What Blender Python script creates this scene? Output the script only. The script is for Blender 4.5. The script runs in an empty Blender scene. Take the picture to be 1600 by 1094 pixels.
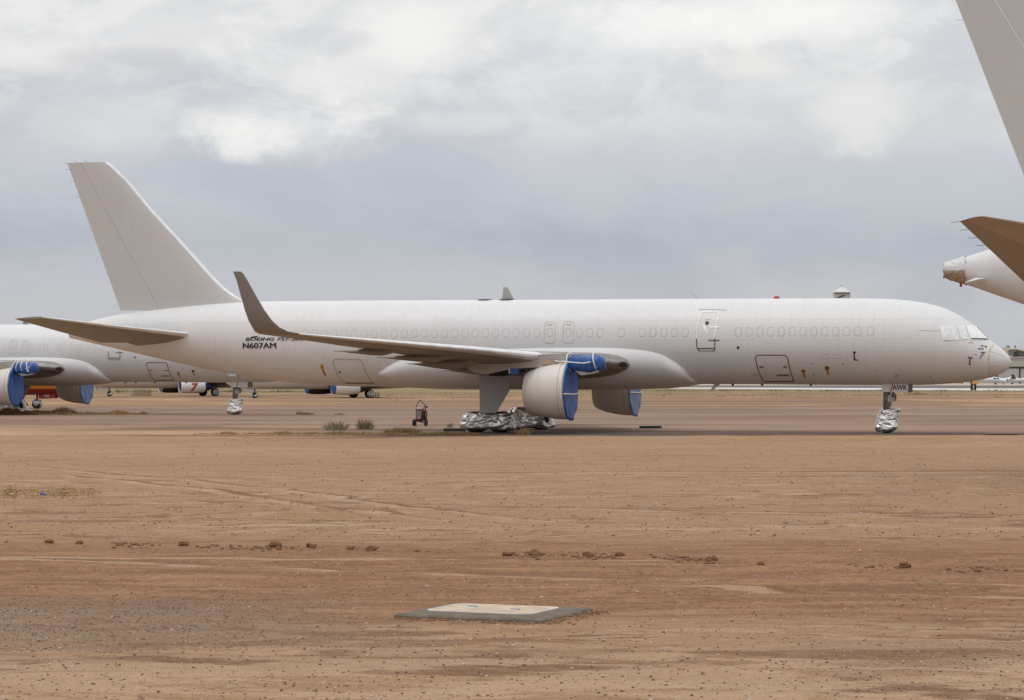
import bpy, bmesh, math, random
import numpy as np
from mathutils import Vector, Matrix
R = math.radians
random.seed(7); rng = np.random.default_rng(11)
SC = bpy.context.scene
COL = SC.collection

# ------------------------------------------------------------------ camera, sky, sun, exposure
cam_d = bpy.data.cameras.new('camera'); cam = bpy.data.objects.new('camera', cam_d); COL.objects.link(cam)
cam.location = (0, 0, 2.58); cam.rotation_euler = (R(90), 0, 0)
cam_d.sensor_width = 36; cam_d.lens = 36 * 4069.4 / 1600.0
cam_d.shift_y = 43 / 1600.0
cam_d.clip_start = 0.5; cam_d.clip_end = 30000
SC.camera = cam
SC.view_settings.view_transform = 'Standard'; SC.view_settings.look = 'None'
SC.view_settings.gamma = 1; SC.view_settings.exposure = 0.12
SUN_EL, SUN_AZ = R(66), R(230)       # azimuth measured clockwise from +Y
sun_d = bpy.data.lights.new('sun', 'SUN'); sun = bpy.data.objects.new('sun', sun_d); COL.objects.link(sun)
sun_d.energy = 0.9; sun_d.angle = R(18); sun_d.color = (1.0, 0.96, 0.9)
sd = Vector((math.sin(SUN_AZ) * math.cos(SUN_EL), math.cos(SUN_AZ) * math.cos(SUN_EL), math.sin(SUN_EL)))
sun.rotation_euler = sd.to_track_quat('Z', 'Y').to_euler()

def build_world():
    w = bpy.data.worlds.new("World"); SC.world = w; w.use_nodes = True
    nt = w.node_tree; N = nt.nodes; L = nt.links; N.clear()
    out = N.new('ShaderNodeOutputWorld'); bg = N.new('ShaderNodeBackground'); bg.inputs[1].default_value = 0.1
    L.new(bg.outputs[0], out.inputs[0])
    sky = N.new('ShaderNodeTexSky'); sky.sky_type = 'NISHITA'; sky.sun_disc = False
    sky.sun_elevation = SUN_EL; sky.sun_rotation = SUN_AZ
    tc = N.new('ShaderNodeTexCoord'); sep = N.new('ShaderNodeSeparateXYZ'); L.new(tc.outputs['Generated'], sep.inputs[0])
    ramp = N.new('ShaderNodeValToRGB'); L.new(sep.outputs[2], ramp.inputs[0])
    cr = ramp.color_ramp; cr.interpolation = 'EASE'
    stops = [(0.0, (.505, .515, .54)), (0.034, (.50, .51, .545)), (0.051, (.455, .48, .53)), (0.073, (.515, .535, .585)), (0.1, (.605, .615, .64)),
             (0.135, (.68, .685, .695)), (0.3, (.80, .80, .82)), (1.0, (1.25, 1.25, 1.26))]
    while len(cr.elements) < len(stops): cr.elements.new(0.5)
    for e, (p, c) in zip(cr.elements, stops): e.position = p; e.color = (*c, 1)
    def noise(scale, sx, sz, detail, rough, off, dist=0.0):
        m = N.new('ShaderNodeMapping'); m.inputs['Scale'].default_value = (sx, sx, sz); m.inputs['Location'].default_value = off
        L.new(tc.outputs['Generated'], m.inputs[0])
        n = N.new('ShaderNodeTexNoise'); n.inputs['Scale'].default_value = scale; n.inputs['Detail'].default_value = detail
        n.inputs['Roughness'].default_value = rough; n.inputs['Distortion'].default_value = dist
        L.new(m.outputs[0], n.inputs[0]); return n.outputs[0]
    def rng_map(v, a, b, c, d, smooth=True):
        n = N.new('ShaderNodeMapRange'); n.interpolation_type = 'SMOOTHSTEP' if smooth else 'LINEAR'
        n.inputs[1].default_value = a; n.inputs[2].default_value = b; n.inputs[3].default_value = c; n.inputs[4].default_value = d
        L.new(v, n.inputs[0]); return n.outputs[0]
    def mth(op, a, b):
        n = N.new('ShaderNodeMath'); n.operation = op
        for i, v in enumerate((a, b)):
            if isinstance(v, (int, float)): n.inputs[i].default_value = v
            else: L.new(v, n.inputs[i])
        return n.outputs[0]
    def mix(f, a, b, t='MIX'):
        n = N.new('ShaderNodeMix'); n.data_type = 'RGBA'; n.blend_type = t
        if isinstance(f, (int, float)): n.inputs[0].default_value = f
        else: L.new(f, n.inputs[0])
        for k, v in ((6, a), (7, b)):
            if isinstance(v, tuple): n.inputs[k].default_value = (*v, 1)
            else: L.new(v, n.inputs[k])
        return n.outputs[2]
    big = noise(9, 1, 2.4, 6, 0.55, (3.1, 0.4, 1.7), 0.4)
    wob = noise(22, 1, 1.8, 8, 0.62, (7.3, 2.2, 0.6), 0.5)
    fine = noise(60, 1, 1.6, 8, 0.6, (1.3, 5.2, 4.6), 0.3)
    # soft large light and dark masses
    darkm = rng_map(big, 0.36, 0.56, 1, 0)
    col = mix(mth('MULTIPLY', darkm, 0.7), ramp.outputs[0], mix(1.0, ramp.outputs[0], (0.84, 0.865, 0.91), 'MULTIPLY'))
    # pale cream cumulus heads, more of them higher up
    hi = rng_map(sep.outputs[2], 0.075, 0.13, 0, 1)
    heads = rng_map(mth('ADD', mth('MULTIPLY', wob, 0.65), mth('MULTIPLY', big, 0.35)), 0.45, 0.60, 0, 1)
    col = mix(mth('MULTIPLY', mth('MULTIPLY', heads, hi), 0.7), col, (.84, .83, .815))
    # a few distinct brighter heads where the photograph has them (directions in the sky)
    def lobe(az, el, wa, we, strength, c):
        nonlocal col
        dx = mth('SUBTRACT', sep.outputs[0], az); dz = mth('SUBTRACT', sep.outputs[2], el)
        d = mth('ADD', mth('POWER', mth('MULTIPLY', dx, 1 / wa), 2), mth('POWER', mth('MULTIPLY', dz, 1 / we), 2))
        d = mth('ADD', d, mth('MULTIPLY', mth('SUBTRACT', wob, 0.5), 5.0)); d = mth('ADD', d, mth('MULTIPLY', mth('SUBTRACT', fine, 0.5), 2.2))
        f = mth('MULTIPLY', rng_map(d, -0.5, 1.7, strength, 0), rng_map(sep.outputs[1], 0, .1, 0, 1))
        col = mix(f, col, c)
    E_ = lambda x, y: ((x - 800) / 4069 * .985, (590 - y) / 4069 * .99)
    for (x, y, wx, wy, s_, c) in [
            (430, 200, 150, 55, .62, (.90, .885, .86)), (385, 215, 75, 34, .6, (.92, .91, .87)), (60, 90, 120, 32, .7, (.90, .87, .83)),
            (520, 140, 110, 40, .65, (.93, .91, .86)), (190, 190, 130, 40, .5, (.74, .73, .73)), (230, 60, 120, 30, .5, (.78, .77, .76)),
            (1345, 175, 70, 60, .55, (.86, .85, .80)), (1310, 120, 150, 50, .35, (.74, .74, .73)), (1000, 250, 160, 40, .25, (.56, .58, .62)), (1080, 170, 120, 40, .35, (.60, .62, .66)), (1180, 100, 60, 22, .6, (.84, .83, .77)), (1000, 40, 150, 40, .7, (.94, .93, .90)),
            (640, 60, 90, 60, .7, (.92, .90, .86)), (1240, 30, 200, 40, .75, (.95, .94, .90)), (920, 100, 110, 45, .35, (.70, .71, .75)),
            (700, 190, 90, 20, .45, (.78, .77, .76)), (185, 97, 100, 20, .7, (.56, .56, .58)), (500, 62, 70, 22, .6, (.61, .615, .635)), (640, 250, 200, 26, .4, (.50, .52, .575)), (330, 150, 60, 22, .5, (.58, .585, .615))]:
        a, e = E_(x, y); lobe(a, e, wx / 4069, wy / 4069, s_, c)
    back = mth('MULTIPLY', rng_map(sep.outputs[1], -0.5, 0.3, 1, 0), rng_map(sep.outputs[2], 0.05, 0.6, 1, 0))
    col = mix(mth('MULTIPLY', back, 0.6), col, mix(1.0, col, (0.62, 0.63, 0.66), 'MULTIPLY'))
    mo = mix(1.0, col, mix(fine, (0.965, 0.965, 0.965), (1.03, 1.03, 1.03)), 'MULTIPLY')
    n = N.new('ShaderNodeVectorMath'); n.operation = 'SCALE'; n.inputs['Scale'].default_value = 10.0; L.new(mo, n.inputs[0])
    fin = mix(0.05, n.outputs[0], sky.outputs[0])
    L.new(fin, bg.inputs[0])
build_world()

# ------------------------------------------------------------------ helpers
def tag(o, label=None, cat=None, group=None, kind=None):
    if label: o['label'] = label
    if cat: o['category'] = cat
    if group: o['group'] = group
    if kind: o['kind'] = kind
    return o
def empty(name, loc=(0, 0, 0), rz=0.0, parent=None, scale=1.0):
    o = bpy.data.objects.new(name, None); o.empty_display_size = 0.5; COL.objects.link(o)
    o.location = loc; o.rotation_euler = (0, 0, rz); o.scale = (scale,) * 3
    if parent: o.parent = parent
    return o
def copy_tree(o, parent=None, skip=()):
    c = o.copy(); COL.objects.link(c); c.parent = parent
    for ch in list(o.children):
        if ch.name.split('.')[0] not in skip: copy_tree(ch, c, skip)
    return c

class MB:
    def __init__(s): s.v = []; s.f = []
    def add(s, vs, fs):
        b = len(s.v); s.v += [tuple(p) for p in vs]; s.f += [tuple(i + b for i in f) for f in fs]; return s
    def box(s, c, h, rot=None):
        vs = [Vector((x * h[0], y * h[1], z * h[2])) for x in (-1, 1) for y in (-1, 1) for z in (-1, 1)]
        if rot is not None: vs = [rot @ v for v in vs]
        vs = [v + Vector(c) for v in vs]
        return s.add(vs, [(0, 1, 3, 2), (4, 6, 7, 5), (0, 4, 5, 1), (2, 3, 7, 6), (0, 2, 6, 4), (1, 5, 7, 3)])
    def loft(s, rings, cap=True, closed=True):
        n = len(rings[0]); vs = [p for r in rings for p in r]; fs = []
        for i in range(len(rings) - 1):
            for j in range(n if closed else n - 1):
                k = (j + 1) % n; fs.append((i * n + j, i * n + k, (i + 1) * n + k, (i + 1) * n + j))
        if cap and closed: fs += [tuple(range(n))[::-1], tuple(range((len(rings) - 1) * n, len(rings) * n))]
        return s.add(vs, fs)
    def tube(s, pts, r, n=8, cap=True):
        pts = [Vector(p) for p in pts]; rings = []
        rs = r if isinstance(r, (list, tuple)) else [r] * len(pts)
        for i, p in enumerate(pts):
            d = (pts[min(i + 1, len(pts) - 1)] - pts[max(i - 1, 0)]).normalized()
            u = d.orthogonal().normalized() if i == 0 else (u - d * u.dot(d)).normalized()
            w = d.cross(u)
            rings.append([p + (u * math.cos(2 * math.pi * k / n) + w * math.sin(2 * math.pi * k / n)) * rs[i] for k in range(n)])
        return s.loft(rings, cap)
    def lathe(s, c, axis, prof, n=24, cap=True):
        """prof = list of (distance along axis, radius)"""
        a = Vector(axis).normalized(); u = a.orthogonal().normalized(); w = a.cross(u); c = Vector(c)
        return s.loft([[c + a * d + (u * math.cos(2 * math.pi * k / n) + w * math.sin(2 * math.pi * k / n)) * r for k in range(n)] for d, r in prof], cap)
    def prism(s, poly, off):
        n = len(poly); off = Vector(off); p = [Vector(q) for q in poly]
        vs = p + [q + off for q in p]
        return s.add(vs, [tuple(range(n)), tuple(range(n, 2 * n))[::-1]] + [(i, (i + 1) % n, n + (i + 1) % n, n + i) for i in range(n)])
    def build(s, name, mat, parent=None, smooth=35, recalc=True):
        me = bpy.data.meshes.new(name); me.from_pydata([tuple(v) for v in s.v], [], s.f)
        bm = bmesh.new(); bm.from_mesh(me)
        bmesh.ops.remove_doubles(bm, verts=bm.verts, dist=1e-5)
        if recalc: bmesh.ops.recalc_face_normals(bm, faces=bm.faces)
        bm.to_mesh(me); bm.free()
        if smooth:
            me.polygons.foreach_set('use_smooth', [True] * len(me.polygons)); me.set_sharp_from_angle(angle=R(smooth))
        me.materials.append(mat); o = bpy.data.objects.new(name, me); COL.objects.link(o)
        if parent: o.parent = parent
        return o

_T = np.random.default_rng(3).random((64, 64, 64))
def vnoise(p):
    p = np.asarray(p, float); i = np.floor(p).astype(int); f = p - i; f = f * f * (3 - 2 * f); i &= 63; j = (i + 1) & 63
    x0, y0, z0 = i.T; x1, y1, z1 = j.T; fx, fy, fz = f.T
    def l(a, b, t): return a + (b - a) * t
    return l(l(l(_T[x0, y0, z0], _T[x1, y0, z0], fx), l(_T[x0, y1, z0], _T[x1, y1, z0], fx), fy),
             l(l(_T[x0, y0, z1], _T[x1, y0, z1], fx), l(_T[x0, y1, z1], _T[x1, y1, z1], fx), fy), fz) - 0.5
def fbm(p, o=4, g=0.5):
    p = np.asarray(p, float); s = 0; a = 1
    for k in range(o): s = s + a * vnoise(p * 2 ** k + 17.3 * k); a *= g
    return s

# ------------------------------------------------------------------ materials
class NT:
    def __init__(s, name):
        s.m = bpy.data.materials.new(name); s.m.use_nodes = True; s.N = s.m.node_tree.nodes; s.L = s.m.node_tree.links
        s.b = s.N['Principled BSDF']; s.tc = s.N.new('ShaderNodeTexCoord')
    def lk(s, v, inp):
        if isinstance(v, (int, float)): inp.default_value = v
        elif isinstance(v, tuple): inp.default_value = (*v, 1) if len(v) == 3 and inp.type == 'RGBA' else v
        else: s.L.new(v, inp)
    def pos(s, scale=(1, 1, 1), loc=(0, 0, 0), world=False, rot=(0, 0, 0)):
        m = s.N.new('ShaderNodeMapping'); m.inputs['Scale'].default_value = scale; m.inputs['Location'].default_value = loc
        m.inputs['Rotation'].default_value = rot
        if world:
            g = s.N.new('ShaderNodeNewGeometry'); s.L.new(g.outputs['Position'], m.inputs[0])
        else: s.L.new(s.tc.outputs['Object'], m.inputs[0])
        return m.outputs[0]
    def noise(s, vec, scale, detail=4, rough=0.5, dist=0.0):
        n = s.N.new('ShaderNodeTexNoise'); n.inputs['Scale'].default_value = scale; n.inputs['Detail'].default_value = detail
        n.inputs['Roughness'].default_value = rough; n.inputs['Distortion'].default_value = dist; s.L.new(vec, n.inputs[0]); return n.outputs[0]
    def vor(s, vec, scale, feat='F1', out=0):
        n = s.N.new('ShaderNodeTexVoronoi'); n.feature = feat; n.inputs['Scale'].default_value = scale; s.L.new(vec, n.inputs[0]); return n.outputs[out]
    def rm(s, v, a, b, c=0.0, d=1.0):
        n = s.N.new('ShaderNodeMapRange'); n.interpolation_type = 'SMOOTHSTEP'
        for i, q in enumerate((a, b, c, d)): n.inputs[i + 1].default_value = q
        s.L.new(v, n.inputs[0]); return n.outputs[0]
    def mth(s, op, a, b=0.0):
        n = s.N.new('ShaderNodeMath'); n.operation = op; s.lk(a, n.inputs[0]); s.lk(b, n.inputs[1]); return n.outputs[0]
    def mix(s, f, a, b, t='MIX'):
        n = s.N.new('ShaderNodeMix'); n.data_type = 'RGBA'; n.blend_type = t; s.lk(f, n.inputs[0]); s.lk(a, n.inputs[6]); s.lk(b, n.inputs[7]); return n.outputs[2]
    def bump(s, h, strength=0.5, dist=0.02, prev=None):
        n = s.N.new('ShaderNodeBump'); n.inputs['Strength'].default_value = strength; n.inputs['Distance'].default_value = dist
        s.L.new(h, n.inputs['Height'])
        if prev is not None: s.L.new(prev, n.inputs['Normal'])
        return n.outputs[0]
    def sep(s, v):
        n = s.N.new('ShaderNodeSeparateXYZ'); s.L.new(v, n.inputs[0]); return n.outputs
    def fin(s, col, rough=0.5, metal=0.0, nrm=None, coat=0.0, spec=0.5):
        s.lk(col, s.b.inputs['Base Color']); s.lk(rough, s.b.inputs['Roughness']); s.lk(metal, s.b.inputs['Metallic'])
        if nrm is not None: s.L.new(nrm, s.b.inputs['Normal'])
        s.b.inputs['Coat Weight'].default_value = coat; s.b.inputs['Specular IOR Level'].default_value = spec
        return s.m

def plain(name, col, rough=0.5, metal=0.0, var=0.15, scale=3.0, bump=0.0, bscale=30, coat=0.0):
    t = NT(name); p = t.pos(); n = t.noise(p, scale, 5, 0.6)
    dark = tuple(c * (1 - var) for c in col); lite = tuple(min(1, c * (1 + var * 0.7)) for c in col)
    c = t.mix(t.rm(n, 0.3, 0.7), dark, lite)
    return t.fin(c, rough, metal, t.bump(t.noise(p, bscale, 4), bump, 0.02) if bump else None, coat)

def paint_mat(name, base=(.655, .66, .665), lines=True, dirt=0.5):
    """weathered white aircraft skin with lap joints and run-off streaks"""
    t = NT(name); p = t.pos(); s = t.sep(p)
    n1 = t.noise(p, 0.5, 6, 0.6); streak = t.noise(t.pos((4.0, 0.5, 0.25)), 1.5, 6, 0.65)
    fine = t.noise(p, 9, 4, 0.6)
    c = t.mix(t.mth('MULTIPLY', t.rm(n1, 0.35, 0.7), 0.35 * dirt), base, tuple(b * k for b, k in zip(base, (.86, .84, .81))))
    c = t.mix(t.mth('MULTIPLY', t.rm(streak, 0.48, 0.70), 0.6 * dirt), c, tuple(b * k for b, k in zip(base, (.84, .82, .79))))
    c = t.mix(t.mth('MULTIPLY', t.rm(fine, 0.6, 0.8), 0.12 * dirt), c, (.35, .31, .27))
    if lines:
        f = None
        for z in (5.25, 4.33, 3.75, 3.02):
            d = t.mth('ABSOLUTE', t.mth('SUBTRACT', s[2], z)); l = t.rm(d, 0.008, 0.022, 0.22 if z > 4 else .2, 0)
            f = l if f is None else t.mth('MAXIMUM', f, l)
        fr = t.mth('ABSOLUTE', t.mth('SUBTRACT', t.mth('FRACT', t.mth('MULTIPLY', s[0], 1 / 4.06)), 0.5))
        f = t.mth('MAXIMUM', f, t.rm(fr, 0.0, 0.0045, 0.11, 0))
        c = t.mix(t.mth('MULTIPLY', f, t.rm(n1, 0.3, 0.6, .3, 1.0)), c, (.30, .26, .23))
        up = t.rm(s[2], 3.6, 3.75, 0.0, 0.045)      # upper skin slightly paler and cooler
        c = t.mix(up, c, (.80, .80, .81))
    wav = t.noise(t.pos((.6, .6, 1.6)), 1.3, 3, 0.5)
    return t.fin(c, t.rm(fine, 0.3, 0.8, 0.42, 0.56), 0.0, t.bump(wav, 0.10, 0.03), coat=0.0, spec=.4)

def foil_mat():
    t = NT('crumpled foil'); p = t.pos()
    n = t.noise(t.pos((.8, 1.0, 1.8)), 1.5, 2, 0.5, 1.0); w = t.noise(p, 1.2, 3, .5)
    v = t.vor(t.pos((1, 1, 1.5)), 2.6, 'DISTANCE_TO_EDGE'); b = t.bump(n, 0.8, 0.22); b = t.bump(v, .5, .10, b)
    return t.fin(t.mix(t.rm(w, .4, .6), (.80, .79, .77), (.60, .57, .53)), 0.30, 0.9, b)
def tarp_mat(name='blue tarpaulin', c0=(.012, .07, .27), c1=(.03, .13, .40)):
    t = NT(name); p = t.pos()
    n = t.noise(t.pos((1.5, 1.5, .5)), 2.2, 6, 0.6, 0.8); v = t.vor(t.pos((2, 2, .8)), 1.6, 'DISTANCE_TO_EDGE')
    b = t.bump(n, 0.7, 0.08); b = t.bump(v, 0.5, 0.06, b)
    c = t.mix(t.rm(n, 0.35, 0.7), c0, c1)
    return t.fin(c, 0.38, 0.0, b)

M = {}
M['white'] = paint_mat('weathered white paint')
M['white_flat'] = paint_mat('white fairing paint', (.64, .645, .65), lines=False)
M['fin_white'] = paint_mat('tail white paint', (.535, .525, .515), lines=False, dirt=0.35)
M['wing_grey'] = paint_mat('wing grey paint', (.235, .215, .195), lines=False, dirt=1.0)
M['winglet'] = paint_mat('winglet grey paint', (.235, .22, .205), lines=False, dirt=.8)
M['bright_edge'] = plain('polished leading edge', (.74, .75, .76), 0.28, 0.35, 0.08, 2)
M['cowl'] = paint_mat('engine cowl paint', (.66, .63, .595), lines=False, dirt=0.9)
M['pylon'] = paint_mat('pylon grey paint', (.44, .43, .42), lines=False, dirt=1.0)
M['door_grey'] = paint_mat('gear door grey', (.40, .41, .43), lines=False, dirt=0.6)
M['metal'] = plain('bare metal', (.42, .40, .38), 0.35, 0.85, 0.3, 4, 0.15, 8)
M['seam'] = plain('panel seam', (.40, .37, .345), 0.6)
M['seam_soft'] = plain('faint panel seam', (.53, .51, .49), 0.6)
M['seam_brown'] = plain('brown door seal', (.18, .13, .10), 0.7)
M['seam_white'] = plain('white door trim', (.86, .86, .86), 0.4)
M['window_plug'] = plain('painted window plug', (.63, .615, .60), 0.4)
M['black'] = plain('black paint', (.012, .012, .013), 0.5, var=0.3)
M['rubber'] = plain('tyre rubber', (.02, .019, .018), 0.8, var=0.3, bump=0.2)
M['dark'] = plain('dark opening', (.012, .011, .01), 0.8)
M['red'] = plain('red paint', (.36, .015, .015), 0.45)
M['red_dark'] = plain('faded dark red paint', (.12, .025, .02), 0.5, var=.3)
M['yellow'] = plain('yellow tape', (.62, .42, .04), 0.5)
M['tape_pale'] = plain('pale yellow tape', (.60, .52, .27), 0.5)
M['brown_tape'] = plain('brown streamer cover', (.06, .028, .018), 0.7)
M['strap'] = plain('white strap', (.74, .73, .71), 0.6)
M['film'] = tarp_mat('white window film', (.66, .68, .71), (.82, .84, .87))
M['windscreen'] = tarp_mat('white windscreen film', (.78, .79, .80), (.86, .87, .88))
M['foil'] = foil_mat(); M['blue'] = tarp_mat()
M['blue_pale'] = tarp_mat('faded blue tarpaulin', (.05, .12, .30), (.12, .22, .42))
M['tanpatch'] = plain('tan primer patch', (.42, .30, .235), 0.6)
M['strut'] = plain('landing gear metal', (.17, .16, .15), 0.45, 0.5, 0.4, 6)
M['navy'] = plain('navy blue paint', (.012, .02, .10), 0.35)
M['charcoal'] = plain('charcoal paint', (.025, .024, .026), 0.35)
M['crimson'] = plain('crimson fuselage paint', (.26, .012, .014), 0.35)
M['orange'] = plain('orange yellow fuselage paint', (.62, .27, .015), 0.35)

# ------------------------------------------------------------------ surface helpers
def interp(xs, ys):
    xs = np.array(xs, float); ys = np.array(ys, float)
    h = np.diff(xs); d = np.diff(ys) / h; m = np.zeros_like(xs); m[0] = d[0]; m[-1] = d[-1]
    for i in range(1, len(xs) - 1):
        m[i] = 0 if d[i - 1] * d[i] <= 0 else 3 * (h[i - 1] + h[i]) / ((2 * h[i] + h[i - 1]) / d[i - 1] + (h[i] + 2 * h[i - 1]) / d[i])
    def f(x):
        i = int(np.clip(np.searchsorted(xs, x) - 1, 0, len(xs) - 2)); t = (min(max(x, xs[0]), xs[-1]) - xs[i]) / h[i]
        return (2*t**3-3*t**2+1)*ys[i] + (t**3-2*t**2+t)*h[i]*m[i] + (-2*t**3+3*t**2)*ys[i+1] + (t**3-t**2)*h[i]*m[i+1]
    return f

class Hull:
    """fuselage shape: x runs aft from the nose, y to the right wing, z up"""
    def __init__(s, top, bot, wid, L, n=2.0):
        s.t = interp(*zip(*top)); s.b = interp(*zip(*bot)); s.w = interp(*zip(*wid)); s.L = L; s.n = n
    def ring(s, x, N=56):
        t, b, w = s.t(x), s.b(x), max(s.w(x), 1e-3); zc = (t + b) / 2; h = (t - b) / 2; out = []
        for k in range(N):
            a = 2 * math.pi * k / N; c, q = math.cos(a), math.sin(a); e = 2 / s.n
            out.append((x, w * math.copysign(abs(c) ** e, c), zc + h * math.copysign(abs(q) ** e, q)))
        return out
    def y(s, x, z, side=1):
        t, b, w = s.t(x), s.b(x), s.w(x); zc = (t + b) / 2; h = (t - b) / 2; q = min(1, abs((z - zc) / max(h, 1e-3)))
        return side * w * (1 - q ** s.n) ** (1 / s.n)
    def P(s, x, z, off=0.0, side=1):
        y = s.y(x, z, side); e = 0.02
        dz = (s.y(x, z + e, side) - s.y(x, z - e, side)) / (2 * e); dx = (s.y(x + e, z, side) - s.y(x - e, z, side)) / (2 * e)
        dz = max(-4, min(4, dz)); dx = max(-4, min(4, dx))
        n = Vector((-dx * side, side, -dz * side)) if side > 0 else Vector((dx, -1, dz))
        n = Vector((-dx, 1, -dz)) if side > 0 else Vector((dx, -1, dz))
        return Vector((x, y, z)) + n.normalized() * off
    def mesh(s, xs): return MB().loft([s.ring(x) for x in xs])

def ribbon(H, pts, w, off=0.006, closed=True, side=1, step=0.12):
    """flat line of width w following the skin through (x,z) points"""
    P = [Vector(p) for p in pts]
    if closed: P.append(P[0])
    Q = []
    for a, b in zip(P[:-1], P[1:]):
        n = max(1, int((b - a).length / step)); Q += [a + (b - a) * k / n for k in range(n)]
    if not closed: Q.append(P[-1])
    n = len(Q); L1, L2 = [], []
    for i, q in enumerate(Q):
        a = Q[(i - 1) % n] if closed or i else q; b = Q[(i + 1) % n] if closed or i < n - 1 else q
        d = (b - a).normalized(); nn = Vector((-d.y, d.x)) * w / 2
        L1.append(q + nn); L2.append(q - nn)
    vs = [H.P(p.x, p.y, off, side) for p in L1] + [H.P(p.x, p.y, off, side) for p in L2]
    fs = [(i, (i + 1) % n, n + (i + 1) % n, n + i) for i in range(n if closed else n - 1)]
    return vs, fs
def patch(H, quad, off=0.01, side=1, nu=6, nv=4):
    """filled four-sided area on the skin; quad = (x,z) corners in order"""
    a, b, c, d = [Vector(q) for q in quad]; vs = []; fs = []
    for j in range(nv + 1):
        for i in range(nu + 1):
            u, v = i / nu, j / nv; p = (a * (1 - u) + b * u) * (1 - v) + (d * (1 - u) + c * u) * v; vs.append(H.P(p.x, p.y, off, side))
    for j in range(nv):
        for i in range(nu): k = j * (nu + 1) + i; fs.append((k, k + 1, k + nu + 2, k + nu + 1))
    return vs, fs
def rrect(cx, cz, w, h, r, n=4, slant=0.0):
    out = []
    for (sx, sz, a0) in ((1, 1, 0), (-1, 1, 90), (-1, -1, 180), (1, -1, 270)):
        for k in range(n + 1):
            a = R(a0 + 90 * k / n); x = sx * (w / 2 - r) + r * math.cos(a); z = sz * (h / 2 - r) + r * math.sin(a)
            out.append((cx + x + slant * z, cz + z))
    return out
def fillpoly(H, poly, off, side=1):
    cx = sum(p[0] for p in poly) / len(poly); cz = sum(p[1] for p in poly) / len(poly); n = len(poly)
    vs = [H.P(cx, cz, off, side)] + [H.P(cx + (p[0] - cx) * .5, cz + (p[1] - cz) * .5, off, side) for p in poly] + [H.P(p[0], p[1], off, side) for p in poly]
    fs = [(0, 1 + i, 1 + (i + 1) % n) for i in range(n)] + [(1 + i, 1 + n + i, 1 + n + (i + 1) % n, 1 + (i + 1) % n) for i in range(n)]
    return vs, fs
def text_verts(txt, height, bold=0.0, shear=0.0, sx=1.0, slices=0):
    cu = bpy.data.curves.new('t', 'FONT'); cu.body = txt; cu.size = 1.0; cu.offset = bold; cu.shear = shear; cu.resolution_u = 3
    o = bpy.data.objects.new('t', cu); COL.objects.link(o); dg = bpy.context.evaluated_depsgraph_get()
    me = bpy.data.meshes.new_from_object(o.evaluated_get(dg))
    if slices:
        bm = bmesh.new(); bm.from_mesh(me); ys_ = [v.co.y for v in bm.verts]
        for q in range(1, slices):
            bmesh.ops.bisect_plane(bm, geom=bm.verts[:] + bm.edges[:] + bm.faces[:], plane_co=(0, min(ys_) + (max(ys_) - min(ys_)) * q / slices, 0), plane_no=(0, 1, 0))
        bm.to_mesh(me); bm.free()
    vs = [v.co.copy() for v in me.vertices]; fs = [tuple(p.vertices) for p in me.polygons]
    bpy.data.objects.remove(o); bpy.data.curves.remove(cu); bpy.data.meshes.remove(me)
    x0 = min(v.x for v in vs); x1 = max(v.x for v in vs); y0 = min(v.y for v in vs); y1 = max(v.y for v in vs); k = height / (y1 - y0)
    return [((v.x - x0) * k * sx, (v.y - y0) * k) for v in vs], fs, (x1 - x0) * k * sx

def yt(x, t): return 5 * t * (.2969 * math.sqrt(max(x, 0)) - .126 * x - .3516 * x * x + .2843 * x ** 3 - .1036 * x ** 4)
def foil_ring(le, chord, n, t, a=0.0, b=1.0, drop=0.0, N=12, inset=0.0, flat=1.0):
    """closed section between chord fractions a..b; le point, n = unit thickness direction, drop = fall of the trailing edge"""
    le = Vector(le); n = Vector(n); up, lo = [], []
    for k in range(N + 1):
        x = a + (b - a) * (1 - math.cos(math.pi * k / N)) / 2; h = yt(x, t) * chord - inset; h = max(h, 0.004)
        base = le + Vector((x * chord, 0, 0)) + n * (-drop * x)
        up.append(base + n * h); lo.append(base - n * h * flat)
    return up + lo[::-1]
def surface_mesh(secs, a, b, inset=0.0, flat=1.0):
    rings = []
    for i, (x, l, z, c, drop, t) in enumerate(secs):
        p = secs[max(i - 1, 0)]; q = secs[min(i + 1, len(secs) - 1)]; d = Vector((0, q[1] - p[1], q[2] - p[2])).normalized()
        n = Vector((0, -d.z, d.y))
        if d.y < 0: n = -n
        aa = a(i) if callable(a) else a; bb = b(i) if callable(b) else b
        rings.append(foil_ring((x, l, z), c, n, t, aa, bb, drop, inset=inset, flat=flat))
    return MB().loft(rings)
def mirror(secs): return [(x, -l, z, c, d, t) for (x, l, z, c, d, t) in secs]

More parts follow.
